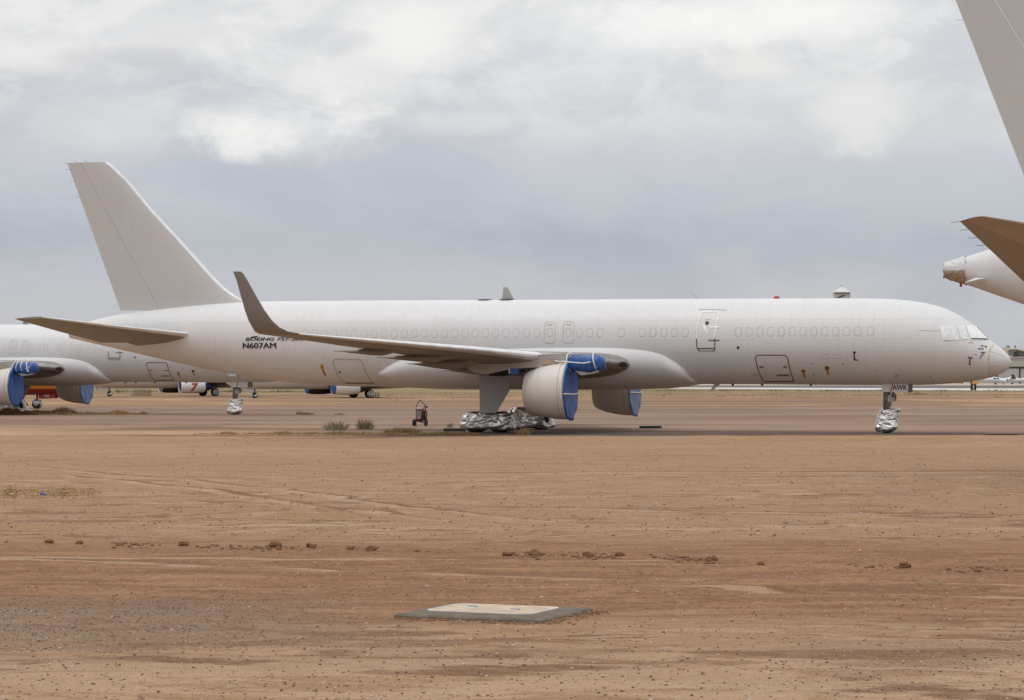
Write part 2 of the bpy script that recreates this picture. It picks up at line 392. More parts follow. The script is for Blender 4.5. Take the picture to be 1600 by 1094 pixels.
def crumple_box(c, h, e=0.35, amp=0.06, seed=0, N=34, M_=22, top_scale=1.0, lean=0.0, freq=2.4):
    """wrapped sheet: superellipsoid pushed about by folded noise"""
    vs = []; fs = []
    for j in range(M_ + 1):
        ph = -math.pi / 2 + math.pi * j / M_
        for i in range(N):
            th = 2 * math.pi * i / N
            g = lambda v: math.copysign(abs(v) ** e, v)
            x, y, z = g(math.cos(ph)) * g(math.cos(th)), g(math.cos(ph)) * g(math.sin(th)), g(math.sin(ph))
            k = 1 + (top_scale - 1) * (z + 1) / 2; vs.append((x * k, y * k, z))
    V = np.array(vs); W = V * np.array(h)
    n = W / (np.linalg.norm(W, axis=1)[:, None] + 1e-6)
    q = W * freq + seed * 7.7
    fold = (np.abs(fbm(q, 4)) * 2 - 0.35) + 0.5 * np.abs(vnoise(q * np.array([1.2, 1.2, 3.5]) + 5)) * 2
    W = W - n * (fold * amp)[:, None] + np.stack([fbm(q * .7 + 30, 2), fbm(q * .7 + 60, 2), fbm(q * .7 + 90, 2)], 1) * amp * 1.2
    W[:, 0] += lean * (W[:, 2] / h[2] + 1) / 2
    W += np.array(c); W[:, 2] = np.maximum(W[:, 2], c[2] - h[2])
    for j in range(M_):
        for i in range(N): a = j * N + i; b = j * N + (i + 1) % N; fs.append((a, b, b + N, a + N))
    return MB().add([tuple(v) for v in W], fs)

def wheel(parent, c, r, w, mat_rim='strut', name='wheel'):
    m = MB().lathe((c[0], c[1] - w / 2, c[2]), (0, 1, 0), [(0, r * .55), (0, r * .86), (w * .12, r * .97), (w * .3, r), (w * .7, r), (w * .88, r * .97), (w, r * .86), (w, r * .55)], 28)
    t = m.build(name, M['rubber'], parent)
    MB().lathe((c[0], c[1] - w / 2 - .01, c[2]), (0, 1, 0), [(0, r * .1), (.0, r * .2), (.05, r * .35), (0.0, r * .5), (w + .02, r * .5), (w - .03, r * .35), (w + .02, r * .2), (w + .02, r * .1)], 20).build('rim', M[mat_rim], t)
    return t

# ------------------------------------------------------------------ the large stored freighter
H757 = Hull(
    top=[(-.02, 3.28), (.09, 3.55), (.28, 3.77), (.52, 3.98), (.8, 4.18), (1.13, 4.46), (1.39, 4.74), (1.72, 5.02), (2.32, 5.43), (2.92, 5.73), (3.67, 5.97), (4.58, 6.13), (5.4, 6.21), (6.75, 6.26), (11, 6.29), (20.5, 6.32), (35.2, 6.36), (37.6, 6.34), (40, 6.2), (42.4, 5.97), (44.2, 5.76), (45.6, 5.5), (47, 5.12)],
    bot=[(-.02, 3.24), (.04, 3.11), (.2, 2.92), (.47, 2.75), (.75, 2.64), (1.06, 2.54), (1.48, 2.45), (1.94, 2.38), (2.91, 2.29), (4.08, 2.235), (6.75, 2.23), (14, 2.27), (29, 2.15), (31.6, 2.14), (33.6, 2.21), (36.95, 2.54), (40.37, 3.17), (43.84, 3.9), (45.25, 4.2), (47, 4.58)],
    wid=[(-.02, .02), (.09, .28), (.28, .52), (.52, .75), (.8, .95), (1.13, 1.15), (1.72, 1.42), (2.32, 1.6), (2.92, 1.71), (3.67, 1.80), (4.58, 1.86), (6, 1.88), (33, 1.88), (36, 1.80), (39, 1.52), (42, 1.10), (44, .78), (46, .44), (47, .26)], L=47)

WING = [ # LE x, span y, z, chord, drop of TE, thickness
    (16.95, 1.3, 3.16, 8.7, .30, .15), (17.42, 2.0, 3.22, 8.1, .30, .15), (20.45, 6.5, 3.56, 5.0, .26, .125), (22.55, 10.3, 3.83, 3.95, .12, .12),
    (24.6, 14, 4.06, 3.0, .08, .115), (27.0, 18.2, 4.33, 2.0, .0, .075), (27.6, 18.9, 4.40, 1.80, 0, .075)]
WL = [(27.6, 18.9, 4.40, 1.80, 0, .075), (27.95, 19.3, 4.48, 1.48, 0, .09), (28.25, 19.58, 4.66, 1.20, 0, .1), (28.5, 19.78, 4.95, 1.04, 0, .1), (28.76, 19.92, 5.35, .88, 0, .1),
      (29.08, 20.08, 5.95, .68, 0, .1), (29.38, 20.22, 6.55, .50, 0, .1), (29.56, 20.3, 6.88, .42, 0, .1), (29.68, 20.32, 6.97, .33, 0, .08)]
STAB = [(39.3, .6, 4.60, 5.3, .42, .10), (40.0, 1.4, 4.74, 4.65, .42, .10), (42.4, 4.5, 5.08, 3.1, .24, .095), (44.6, 7.2, 5.42, 1.72, .08, .09), (44.85, 7.5, 5.46, 1.5, .06, .06)]
def fin_secs(pts, te, hinge):
    return pts, te, hinge
FINLE = interp([5.3, 6.30, 6.45, 6.72, 7.09, 8.91, 10.83, 13.30, 13.46], [36.6, 37.3, 37.65, 38.15, 38.66, 40.43, 42.34, 44.72, 44.98])
FINTE = lambda z: 44.19 + (z - 5.81) * .3906
FINH = lambda z: 42.03 + (z - 5.96) * .585
def fin_mesh(a, b, inset=0.0, zs=(5.3, 5.9, 6.3, 6.45, 6.58, 6.72, 6.9, 7.09, 7.5, 8.2, 9.5, 11, 12.5, 13.3, 13.46), LE=FINLE, TE=FINTE, off=0.0):
    rings = []
    for z in zs:
        le, te = LE(z), TE(z); c = te - le; tt = .085 if z < 7 else .09
        r = foil_ring((le + off, 0, z), c, (0, 1, 0), tt * min(1, 6.3 / c) , a(z, le, c), b(z, le, c), inset=inset); rings.append(r)
    return MB().loft(rings)

def flap_fairing(parent, x0, x1, l, ztop0, ztip, zbot, w=.2, side=1):
    m = MB(); rings = []
    for k in range(13):
        u = k / 12; x = x0 + (x1 - x0) * u; s = math.sin(math.pi * min(1, .12 + .88 * (1 - u) ** .9)) ** .6 if u < 1 else .03
        s = max(.03, (1 - u ** 2.4) * min(1, (.25 + u * 2.2)))
        zt = ztop0 + (ztip - ztop0) * u; dep = (zt - zbot) * s if u < .98 else .03
        rings.append([(x, side * l + w * s * math.cos(a), zt - dep / 2 + dep / 2 * math.sin(a)) for a in [2 * math.pi * j / 12 for j in range(12)]])
    m.loft(rings); m.build('flap_fairing', M['wing_grey'], parent, 60)

def build_wing(root, side):
    S = WING if side > 0 else mirror(WING)
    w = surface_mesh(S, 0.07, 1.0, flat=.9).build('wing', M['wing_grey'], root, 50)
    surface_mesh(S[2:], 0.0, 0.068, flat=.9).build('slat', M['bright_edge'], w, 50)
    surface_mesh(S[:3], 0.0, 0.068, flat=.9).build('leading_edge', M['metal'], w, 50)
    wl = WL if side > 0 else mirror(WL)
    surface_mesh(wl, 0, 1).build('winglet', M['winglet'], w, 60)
    for (x0, x1, l, zt, ztip, zb) in ((25.0, 28.35, 12.6, 3.95, 3.76, 3.50), (23.2, 27.3, 9.9, 3.72, 3.5, 3.20), (22.9, 26.45, 8.0, 3.5, 3.22, 2.86), (22.6, 25.9, 4.6, 3.2, 2.92, 2.66)):
        flap_fairing(w, x0, x1, l, zt, ztip, zb, side=side)
    lens = MB(); dv = Vector((.66, side, .05)).normalized(); nv = Vector((-1, .66 * side, -.08)).normalized(); up = dv.cross(nv) * (1 if side > 0 else -1)
    c0 = Vector((17.70, 2.38 * side, 3.20)); lens.loft([[c0 + nv * d + dv * (.27 * q * math.cos(a)) + up * (.125 * q * math.sin(a)) for a in [2 * math.pi * k / 20 for k in range(20)]] for d, q in ((-.3, 1), (.045, 1), (.06, .8), (.065, .3))])
    lens.build('landing_light', M['black'], w, 50)
    # static wicks / vent mast under the tip
    m = MB(); m.tube([(29.6, side * 18.6, 4.30), (29.9, side * 18.6, 4.27)], .03, 6); m.build('navigation_light', M['dark'], w)
    return w

def build_pod(root, side, style=0):
    """pylon with what is left of the engine: the reverser cowl, its front closed with blue sheet"""
    l = 6.48 * side
    pol = [(24.7, 3.42), (23.7, 2.80), (23.1, 2.72), (22.1, 2.93), (21.2, 3.03), (19.1, 3.05), (18.6, 2.68), (17.9, 2.78), (17.72, 2.95), (17.78, 3.4), (18.3, 3.6), (19.1, 3.66), (20.4, 3.62), (22.0, 3.6)]
    m = MB(); y0 = .30
    def hw(x): return .12 + .2 * min(1, (x - 16.5) / 2.0) if x < 20 else max(.08, .32 - .24 * (x - 20) / 4.7)
    n = len(pol); vs = [(x, l - hw(x), z) for x, z in pol] + [(x, l + hw(x), z) for x, z in pol]
    m.add(vs, [tuple(range(n)), tuple(range(n, 2 * n))[::-1]] + [(i, (i + 1) % n, n + (i + 1) % n, n + i) for i in range(n)])
    py = m.build('engine_pylon', M['pylon'], root, 30)
    MB().box((20.05, l + side * .325, 3.28), (.36, .012, .115)).build('primer_patch', M['tanpatch'], py, 0)
    MB().tube([(23.0, l, 2.75), (22.3, l + side * .1, 2.78), (21.7, l, 2.86), (21.3, l, 2.9)], [.09, .14, .1, .05], 8).build('torn_sealant', M['dark'], py)
    # reverser cowl
    prof = [(0, 1.28, 1.97), (.12, 1.295, 1.97), (.5, 1.285, 1.965), (1.0, 1.22, 1.955), (1.5, 1.10, 1.945), (1.85, .97, 1.94), (2.05, .85, 1.94)]
    x0 = 19.15; rings = [[(x0 + d, l + r * math.cos(a), z + r * math.sin(a)) for a in [2 * math.pi * k / 40 for k in range(40)]] for d, r, z in prof]
    rings += [[(x0 + d, l + r * math.cos(a), z + r * math.sin(a)) for a in [2 * math.pi * k / 40 for k in range(40)]] for d, r, z in [(1.95, .78, 1.94), (1.0, .9, 1.95)]]
    cw = MB().loft(rings, cap=False).build('engine_cowl', M['cowl'], root, 50)
    MB().lathe((x0 + 1.2, l, 1.95), (1, 0, 0), [(0, .88), (.02, .86), (.03, .1)], 30).build('dark_core', M['dark'], cw)
    MB().lathe((x0 + .30, l, 1.967), (1, 0, 0), [(0, 1.290), (0, 1.2975), (.03, 1.2975), (.03, 1.290)], 40, cap=False).build('panel_seam', M['seam'], cw)
    # blue sheet over the open face: slightly bulged, wrinkled, gathered at the top, tail hanging under
    vs = []; fs = []; N = 48; K = 12
    for j in range(K + 1):
        r = 1.32 * j / K
        for i in range(N):
            a = 2 * math.pi * i / N; wr = .018 * math.sin(a * 7 + 3 * r) * (j / K) + .014 * math.sin(a * 11 - 5 * r) * (j / K) ** 2
            rr = r * (1 + (.02 * math.sin(9 * a) if j == K else 0)); xx = -.025 * (1 - (j / K) ** 2) + wr * .8 - .02
            zz = 1.97 + rr * math.sin(a)
            if j == K and 4.3 < a < 5.1: zz -= .05
            vs.append((x0 + xx, l + rr * math.cos(a), zz))
    for j in range(K):
        for i in range(N): a = j * N + i; b = j * N + (i + 1) % N; fs.append((a, b, b + N, a + N))
    vs += [(x0 + .03, l + 1.34 * math.cos(2 * math.pi * i / N), 1.97 + 1.34 * math.sin(2 * math.pi * i / N)) for i in range(N)]
    for i in range(N): a = K * N + i; b = K * N + (i + 1) % N; fs.append((a, b, b + N, a + N))
    cv = MB().add(vs, fs).build('blue_cowl_cover', M['blue'] if side > 0 else M['blue_pale'], cw, 180, recalc=False)
    st = MB(); st.loft([[(x0 + .10, l + r * math.cos(a), 1.97 + r * math.sin(a)) for a in [math.pi * (.30 + .95 * k / 20) - (0 if side > 0 else 0) for k in range(21)]] for r in (1.335, 1.36)], closed=False)
    ring = MB(); pts = [(x0 + .11, l + 1.345 * math.cos(a) * 1, 1.97 + 1.345 * math.sin(a)) for a in [math.pi * (.30 + 1.0 * (k / 24)) for k in range(25)]]
    if side > 0: pts = [(x0 + .11, l + 1.345 * math.cos(a), 1.97 + 1.345 * math.sin(a)) for a in [R(95 - 110 * k / 24) for k in range(25)]]
    ring.tube(pts, .03, 6); ring.build('strap', M['strap'], cw)
    if style == 0:
        m = MB()
        for k in range(14):
            u0 = k / 14; y = l + side * 1.3 * (1 - 2 * u0)
        m.tube([(x0 - .14 + .10 * abs(u) , l + 1.33 * u, 1.82 + .03 * abs(u) ) for u in [(-1 + 2 * k / 14) for k in range(15)]], .035, 6)
        m.build('strap', M['strap'], cw)
    # tarp bundle lashed round the pylon front
    bd = crumple_box((18.42, l, 3.22), (.90, .50, .42), .62, .07, 2 + side, N=30, M_=18, freq=2.8)
    bo = bd.build('blue_pylon_wrap', M['blue'], py, 180)
    m = MB()
    xs = (17.95, 19.12) if style == 0 else (18.15, 18.5, 18.85, 19.2)
    for k, xx in enumerate(xs):
        m.tube([(xx + .10 * math.sin(a + k), l + .535 * math.cos(a), 3.27 + .42 * math.sin(a)) for a in [2 * math.pi * q / 20 for q in range(21)]], .032, 6)
    if style == 0:
        m.tube([(19.35, l + side * .52, 3.30), (18.9, l + side * .55, 3.26), (18.4, l + side * .55, 3.22), (18.1, l + side * .5, 3.28)], .03, 6)
        m.tube([(19.3, l + side * .5, 3.32), (19.55, l + side * .44, 3.3), (19.8, l + side * .4, 3.34)], .028, 6)
    else:
        m.tube([(18.05, l + side * .54, 3.1), (17.9, l + side * .55, 3.35), (18.2, l + side * .56, 3.2), (18.0, l + side * .55, 2.95)], .035, 6)
    m.build('strap', M['strap'], bo)
    MB().box((21.72, l + side * .2, 2.86), (.20, .16, .12)).build('blue_tape_patch', M['blue'], py, 0)
    MB().box((21.94, l + side * .2, 2.9), (.03, .19, .15)).build('strap', M['strap'], py, 0)

def build_main_gear(root, side):
    g = empty('main_gear', (0, 0, 0), 0, root); l = 3.66 * side
    MB().tube([(23.85, l * .86, 2.6), (23.85, l, 1.0)], [.17, .14], 14).build('strut', M['strut'], g)
    MB().tube([(23.3, l, 2.4), (23.7, l, 1.2)], .06, 8).build('side_brace', M['strut'], g)
    MB().box((23.85, l, .62), (.62, .12, .12)).build('bogie_beam', M['strut'], g)
    for dx in (-.58, .58):
        for dy in (-.43, .43):
            wheel(g, (23.85 + dx, l + dy, .50), .50, .36)
    yy = 4.42 * side
    MB().prism([(24.10, yy, 2.70), (24.06, yy, .93), (23.28, yy, .93), (22.62, yy, 2.0), (22.66, yy, 2.70)], (0, -.06 * side, 0)).build('gear_door', M['door_grey'], g, 0)
    m = MB(); m.tube([(24.0, yy - .1 * side, 2.68), (22.7, yy - .1 * side, 2.68)], .05, 6); m.build('door_hinge', M['metal'], g)
    if side > 0:
        a = crumple_box((23.98, l, .55), (1.12, .82, .42), .30, .06, 3, 80, 40, .93, freq=2.0)
        b = crumple_box((22.95, l + .15, .50), (.34, .74, .42), .45, .08, 9, 50, 30, .9)
        a.v += []; a.add(b.v, b.f).build('foil_wheel_wrap', M['foil'], g, 60)
    else:
        crumple_box((23.86, l, .58), (1.22, .84, .52), .34, .07, 6, 80, 40, .74, freq=1.8).build('foil_wheel_wrap', M['foil'], g, 60)

def build_nose_gear(root, letters=True):
    g = empty('nose_gear', (0, 0, 0), 0, root); x = 5.68
    m = MB()
    for s_ in (1, -1):
        MB().prism([(5.86, .38 * s_, 2.34), (5.86, .38 * s_, 1.91), (4.66, .38 * s_, 1.91), (4.62, .38 * s_, 2.34)], (0, .03 * s_, 0)).build('gear_door', M['white_flat'], g, 0)
    MB().box((4.60, 0, 2.12), (.06, .36, .22)).build('forward_door', M['seam_brown'], g, 0)
    MB().prism([(5.36, .415, 2.33), (5.31, .415, 2.33), (5.43, .415, 1.915), (5.48, .415, 1.915)], (0, .006, 0)).build('red_door_stripe', M['red'], g, 0)
    MB().tube([(5.66, 0, 2.35), (5.68, 0, 1.3), (5.68, 0, .5)], [.17, .15, .1], 12).build('strut', M['strut'], g)
    m = MB(); m.box((5.55, 0, 1.66), (.22, .16, .13)); m.tube([(5.3, .1, 1.8), (5.3, .1, 1.5)], .07, 8); m.tube([(5.8, .06, 1.9), (5.82, .06, 1.15)], .04, 6)
    m.tube([(5.3, 0, 2.3), (5.55, 0, 1.25)], .05, 8); m.box((5.6, .1, 1.4), (.11, .09, .06)); m.tube([(5.72, .12, 1.3), (5.5, .16, 1.15), (5.42, .12, 1.0)], .035, 6)
    m.lathe((5.35, .14, 1.76), (0, 1, 0), [(0, .11), (.05, .12), (.06, .07)], 14)
    m.build('strut_fitting', M['strut'], g)
    m = MB(); m.box((5.45, .17, 1.62), (.16, .015, .16)); m.build('steering_plate', M['metal'], g, 0)
    for dy in (-.24, .24): wheel(g, (5.68, dy, .40), .40, .24)
    c = crumple_box((5.76, 0, .62), (.55, .50, .56), .42, .07, 12, 70, 50, .74, lean=-.20, freq=2.6)
    d = crumple_box((5.32, .1, 1.06), (.26, .24, .11), .7, .05, 15, 30, 16); c.add(d.v, d.f)
    c.build('foil_wheel_wrap', M['foil'], g, 60)
    if letters:
        vs, fs, w = text_verts('AWK', .235, .0); k = .66 / w
        MB().add([(5.37 - x_ * k, .4125, 2.0 + z_) for x_, z_ in vs], fs).add([(5.355 - x_ * k, .414, 2.0 + z_) for x_, z_ in vs], fs).build('door_lettering', M['black'], g, 0, recalc=False)
    return g

def build_freighter(name, label, loc, yaw, style=0):
    root = empty(name, (loc[0], loc[1], 0), math.pi - yaw); tag(root, label, 'airliner')
    H = H757
    xs = [-.02, -.005, .03, .09, .18, .28, .4, .52, .66, .8, .96, 1.13, 1.26, 1.39, 1.55, 1.72, 2, 2.32, 2.6, 2.92, 3.3, 3.67, 4.1, 4.58, 5.2, 6, 6.75, 9, 12, 15, 18, 21, 24, 27, 30, 32, 33.5, 35, 36, 37.6, 39, 40.4, 41.5, 42.4, 43.3, 44.2, 45, 45.8, 46.5, 47]
    fu = H.mesh(xs).build('fuselage', M['white'], root, 60)
    sub = lambda n, vf, mat, sm=0: MB().add(*vf).build(n, M[mat], fu, sm, recalc=False)
    # belly fairing
    FX = [14.5, 14.6, 14.75, 14.95, 15.35, 16.1, 17.1, 19, 22, 26, 27.6, 28.5, 29.2, 29.8, 30.1, 30.2]
    bt = interp(FX, [2.36, 2.54, 2.82, 3.37, 3.80, 4.48, 4.64, 4.70, 4.66, 4.5, 4.3, 4.12, 3.80, 3.35, 2.97, 2.8])
    bb = interp(FX, [2.26, 2.24, 2.22, 2.18, 2.12, 2.06, 2.03, 2.0, 2.0, 2.0, 2.02, 2.06, 2.12, 2.3, 2.5, 2.6])
    bw = interp(FX, [.40, .76, 1.16, 1.52, 1.79, 1.93, 2.03, 2.11, 2.13, 2.11, 2.04, 1.94, 1.80, 1.55, 1.34, 1.2])
    HB = Hull([(0, 0), (1, 1)], [(0, 0), (1, 1)], [(0, 0), (1, 1)], 1, 2.0); HB.t, HB.b, HB.w = bt, bb, bw
    HB.mesh([14.5, 14.55, 14.6, 14.67, 14.75, 14.85, 14.95, 15.15, 15.35, 15.6, 15.85, 16.1, 16.6, 17.1, 17.6, 18.3, 19, 20.5, 22, 24, 26, 27, 27.6, 28.1, 28.5, 28.9, 29.2, 29.5, 29.8, 30, 30.1, 30.2]).build('belly_fairing', M['white_flat'], root, 60)
    # cabin window plugs on the right side
    ws = [36.23] + [34.21 - .5084 * k for k in range(25)] + [19.93, 19.43, 18.93, 17.9, 16.88, 16.38, 15.86, 15.35, 14.83] + [12.32 - .5034 * k for k in range(12)] + [6.19]
    wm = None
    for x in ws:
        if wm is None or x > 35 or x < 7 or True:
            p = rrect(x, 4.70, .29, .40, .12); v, f = fillpoly(H, p, .004); mo = MB().add(v, f)
            o = mo.build('window', M['white'], fu, 60, recalc=False)
            r_ = MB().add(*ribbon(H, p, .022, .007, step=.1)); r_.build('window_rim', M['seam_soft'], o, 0, recalc=False)
    for x in (21.38, 20.46):
        p = rrect(x, 4.72, .52, 1.0, .14)
        o = sub('emergency_exit', fillpoly(H, rrect(x, 4.72, .5, .98, .13), .005), 'white', 60)
        MB().add(*ribbon(H, p, .028, .009)).build('door_seal', M['seam_soft'], o, 0, recalc=False)
        MB().add(*ribbon(H, rrect(x, 4.72, .27, .38, .1), .02, .011)).build('window_rim', M['seam_soft'], o, 0, recalc=False)
        MB().add(*patch(H, [(x - .13, 5.06), (x + .13, 5.06), (x + .13, 5.08), (x - .13, 5.08)], .011)).build('exit_handle', M['seam_brown'], o, 0, recalc=False)
    # main door: pale frame above, rust brown seal below, hinge arms
    dl = [(14.29, 4.4), (14.21, 5.56), (14.07, 5.67), (13.44, 5.67), (13.33, 5.60), (13.44, 4.4)]
    do = sub('door', patch(H, [(14.25, 3.95), (13.44, 3.95), (13.38, 5.6), (14.18, 5.6)], .005, nu=6, nv=10), 'white', 60)
    for n_, mt, pts, cl, w_ in (('door_frame', 'seam_white', dl, False, .055), ('door_seal', 'seam_brown', [(14.29, 4.4), (14.27, 3.96), (14.15, 3.81)], False, .05), ('door_seal', 'seam_brown', [(13.44, 4.4), (13.42, 3.92), (13.51, 3.8)], False, .05),
                              ('door_sill', 'seam_brown', [(14.24, 3.94), (13.44, 3.94)], False, .06), ('door_sill', 'seam_brown', [(14.16, 3.82), (13.5, 3.82)], False, .03), ('hinge_arm', 'seam_white', [(13.70, 4.94), (13.22, 4.93)], False, .08),
                              ('hinge_arm', 'seam_brown', [(13.73, 4.31), (13.21, 4.31)], False, .06), ('rain_gutter', 'seam', [(14.3, 5.76), (12.98, 5.73)], False, .02), ('door_handle', 'seam_white', [(14.0, 5.05), (13.79, 4.66)], False, .09), ('placard', 'seam', [(13.93, 5.28), (13.68, 5.28)], False, .022)):
        MB().add(*ribbon(H, pts, w_, .015, cl, step=.15)).build(n_, M[mt], do, 0, recalc=False)
    MB().add(*fillpoly(H, rrect(13.82, 5.12, .17, .17, .084), .018)).build('peephole', M['black'], do, 0, recalc=False)
    sub('static_port', fillpoly(H, rrect(12.33, 3.97, .13, .13, .064), .008), 'black')
    # cargo doors
    cp = [(11.54, 3.47), (11.53, 3.56), (11.42, 3.62), (10.13, 3.61), (10.03, 3.5), (9.98, 3.0), (9.90, 2.46), (9.89, 2.40), (11.33, 2.39), (11.46, 2.88)]
    co = sub('cargo_door', fillpoly(H, [(11.5, 3.5), (11.4, 3.58), (10.15, 3.57), (10.07, 3.48), (10.02, 3.0), (9.95, 2.5), (11.35, 2.45), (11.48, 2.9)], .005), 'white', 60)
    MB().add(*ribbon(H, cp, .05, .01)).build('door_seal', M['seam_brown'], co, 0, recalc=False)
    for a, b, h_ in ((11.4, 11.2, 3.07), (10.27, 10.1, 3.07), (10.64, 10.05, 2.69)):
        MB().add(*patch(H, [(a, h_ - .03), (b, h_ - .03), (b, h_ + .035), (a, h_ + .035)], .013, nv=1)).build('door_latch', M['seam_brown'], co, 0, recalc=False)
    sub('access_panel', ribbon(H, [(11.83, 2.76), (11.56, 2.76), (11.56, 2.68), (11.83, 2.68)], .022, .01), 'seam')
    cp = [(32.31, 3.37), (32.19, 3.47), (30.94, 3.46), (30.8, 3.33), (30.71, 2.78), (30.55, 2.30), (31.99, 2.32), (32.19, 2.61)]
    co = sub('cargo_door', fillpoly(H, [(32.26, 3.35), (32.17, 3.43), (30.96, 3.42), (30.85, 3.3), (30.76, 2.78), (30.6, 2.36), (31.97, 2.37), (32.15, 2.61)], .005), 'white', 60)
    MB().add(*ribbon(H, cp, .032, .01)).build('door_seal', M['seam'], co, 0, recalc=False)
    MB().add(*patch(H, [(32.0, 2.29), (30.5, 2.29), (30.5, 2.33), (32.0, 2.33)], .012)).build('door_sill', M['seam_brown'], co, 0, recalc=False)
    MB().add(*fillpoly(H, rrect(32.06, 2.84, .12, .08, .03), .013)).build('door_latch', M['seam_brown'], co, 0, recalc=False)
    for a in ((8.27, 3.55), (7.76, 3.55)):
        sub('access_panel', ribbon(H, rrect(a[0], a[1], .35, .2, .05), .02, .007), 'seam_soft')
    # covers with streamers over the probes and vents
    for x, z, k in ((9.36, 2.88, .9), (8.24, 3.02, 1.1)):
        o = sub('vent_cover', fillpoly(H, rrect(x, z, .2 * k, .2 * k, .09 * k), .016), 'brown_tape')
        MB().add(*ribbon(H, rrect(x, z, .17 * k, .17 * k, .084 * k), .03, .02)).build('cover_rim', M['yellow'], o, 0, recalc=False)
        MB().add(*ribbon(H, [(x, z - .1), (x - .03, z - .3)], .09, .02, False)).build('streamer', M['yellow'], o, 0, recalc=False)
        MB().add(*ribbon(H, [(x, z - .1), (x - .03, z - .27)], .05, .026, False)).build('streamer', M['red'], o, 0, recalc=False)
    o = sub('vent_cover', patch(H, [(32.99, 2.98), (32.83, 2.98), (32.83, 3.22), (32.99, 3.22)], .014), 'yellow')
    MB().add(*patch(H, [(32.94, 3.02), (32.88, 3.02), (32.88, 3.18), (32.94, 3.18)], .02)).build('vent_mark', M['brown_tape'], o, 0, recalc=False)
    MB().add(*ribbon(H, [(32.92, 2.97), (32.85, 2.68)], .08, .018, False)).build('streamer', M['red'], o, 0, recalc=False)
    m = MB()
    for pts, w_ in (([(6.95, 3.72), (6.93, 3.40)], .06), ([(6.99, 3.74), (6.86, 3.74)], .08), ([(6.98, 3.40), (6.78, 3.38)], .05)): m.add(*ribbon(H, pts, w_, .015, False))
    m.build('probe_cover', M['brown_tape'], fu, 0, recalc=False)
    for grp in ([([(1.8, 3.52), (1.72, 3.45), (1.62, 3.50)], .07), ([(1.73, 3.46), (1.75, 3.18)], .06), ([(1.8, 3.18), (1.69, 3.18)], .04)], [([(1.40, 3.89), (1.15, 3.88)], .05)], [([(1.27, 4.04), (1.17, 3.99)], .06), ([(1.12, 4.01), (1.02, 3.96)], .06)],
                [([(1.27, 3.72), (1.07, 3.72)], .05), ([(1.14, 3.70), (1.31, 3.46)], .05)]):
        m = MB()
        for pts, w_ in grp: m.add(*ribbon(H, pts, w_ * .75, .02, False, step=.05))
        m.build('probe_cover', M['brown_tape'], fu, 0, recalc=False)
    for pts in ([(1.77, 4.14), (1.71, 4.20), (1.66, 4.20), (1.60, 4.14)], [(1.53, 3.60), (1.47, 3.64), (1.41, 3.60)]):
        sub('sensor_mark', ribbon(H, pts, .02, .012, False, step=.05), 'red')
    sub('radome_tape', ribbon(H, [(.72, 4.12), (.82, 4.0), (.89, 3.85), (.92, 3.6), (.93, 3.38)], .05, .014, False, step=.06), 'tape_pale')
    sub('radome_seam', ribbon(H, [(.93, 3.36), (.93, 2.64)], .016, .008, False), 'seam')
    sub('lightning_strip', ribbon(H, [(.84, 3.76), (.3, 3.57)], .012, .01, False), 'seam_soft'); sub('lightning_strip', ribbon(H, [(.9, 3.12), (.38, 3.12)], .012, .01, False), 'seam_soft')
    for x, z in ((5.1, 2.72), (5.02, 2.66), (5.12, 2.6), (3.55, 2.60), (8.95, 3.22), (7.5, 3.2), (8.9, 2.72)):
        sub('drain_port', fillpoly(H, rrect(x, z, .06, .06, .029), .01), 'seam_brown')
    sub('placard', ribbon(H, [(6.05, 2.9), (5.9, 2.9)], .02, .01, False), 'seam')
    sub('skin_joint', ribbon(H, [(4.0, 4.72), (2.95, 4.70)], .014, .008, False), 'seam')
    # cockpit glazing, filmed over on both sides
    for s_ in (1, -1):
        for q, mt in (([(3.12, 4.91), (2.90, 4.27), (2.18, 4.30), (2.40, 4.94)], 'film'), ([(2.33, 4.95), (2.12, 4.30), (1.80, 4.33), (2.05, 4.96)], 'film'), ([(1.98, 4.97), (1.72, 4.37), (1.05, 4.37), (1.60, 4.93)], 'windscreen')):
            MB().add(*patch(H, q, .02, s_, 8, 6)).build('cockpit_window', M[mt], fu, 60, recalc=False)
    sub('wiper', ribbon(H, [(1.70, 4.33), (1.02, 4.31)], .03, .04, False), 'black'); 
    # antennas, beacon on the crown
    MB().prism([(24.25, -.03, 6.30), (24.17, -.03, 6.96), (23.98, -.03, 6.94), (23.62, -.03, 6.30)], (0, .06, 0)).build('antenna', M['pylon'], fu, 0)
    for x in (25.1, 24.0): MB().lathe((x, 0, 6.29), (0, 0, 1), [(0, .42), (.07, .36), (.1, .1)], 20).build('antenna', M['charcoal'], fu)
    MB().lathe((10.85, 0, 6.27), (0, 0, 1), [(0, .16), (.06, .15), (.12, .09), (.14, .02)], 16).build('beacon', M['red'], fu)
    MB().lathe((9.5, 0, 6.27), (0, 0, 1), [(0, .05), (.06, .04)], 8).build('beacon', M['yellow'], fu)
    MB().tube([(14.6, 0, 6.28), (14.95, 0, 6.62)], .012, 5).build('antenna', M['tanpatch'], fu)
    MB().prism([(13.8, -.02, 2.3), (14.05, -.02, 1.93), (13.95, -.02, 1.92), (13.5, -.02, 2.3)], (0, .04, 0)).build('antenna', M['white_flat'], fu, 0)
    MB().prism([(38.2, .6, 2.80), (38.0, 1.0, 2.66), (37.6, 1.0, 2.66), (37.7, .6, 2.8)], (0, 0, .03)).build('drain_mast', M['white_flat'], fu, 0)
    for x in (12.9, 11.5, 9.2): MB().box((x, 0.2, 2.24), (.05, .05, .05)).build('drain_mast', M['red_dark'], fu, 0)
    # surfaces
    build_wing(root, 1); build_wing(root, -1)
    for s_ in (1, -1): build_pod(root, s_, style); build_main_gear(root, s_)
    build_nose_gear(root)
    # tail
    hf = lambda z, le, c: (FINH(z) - le) / c
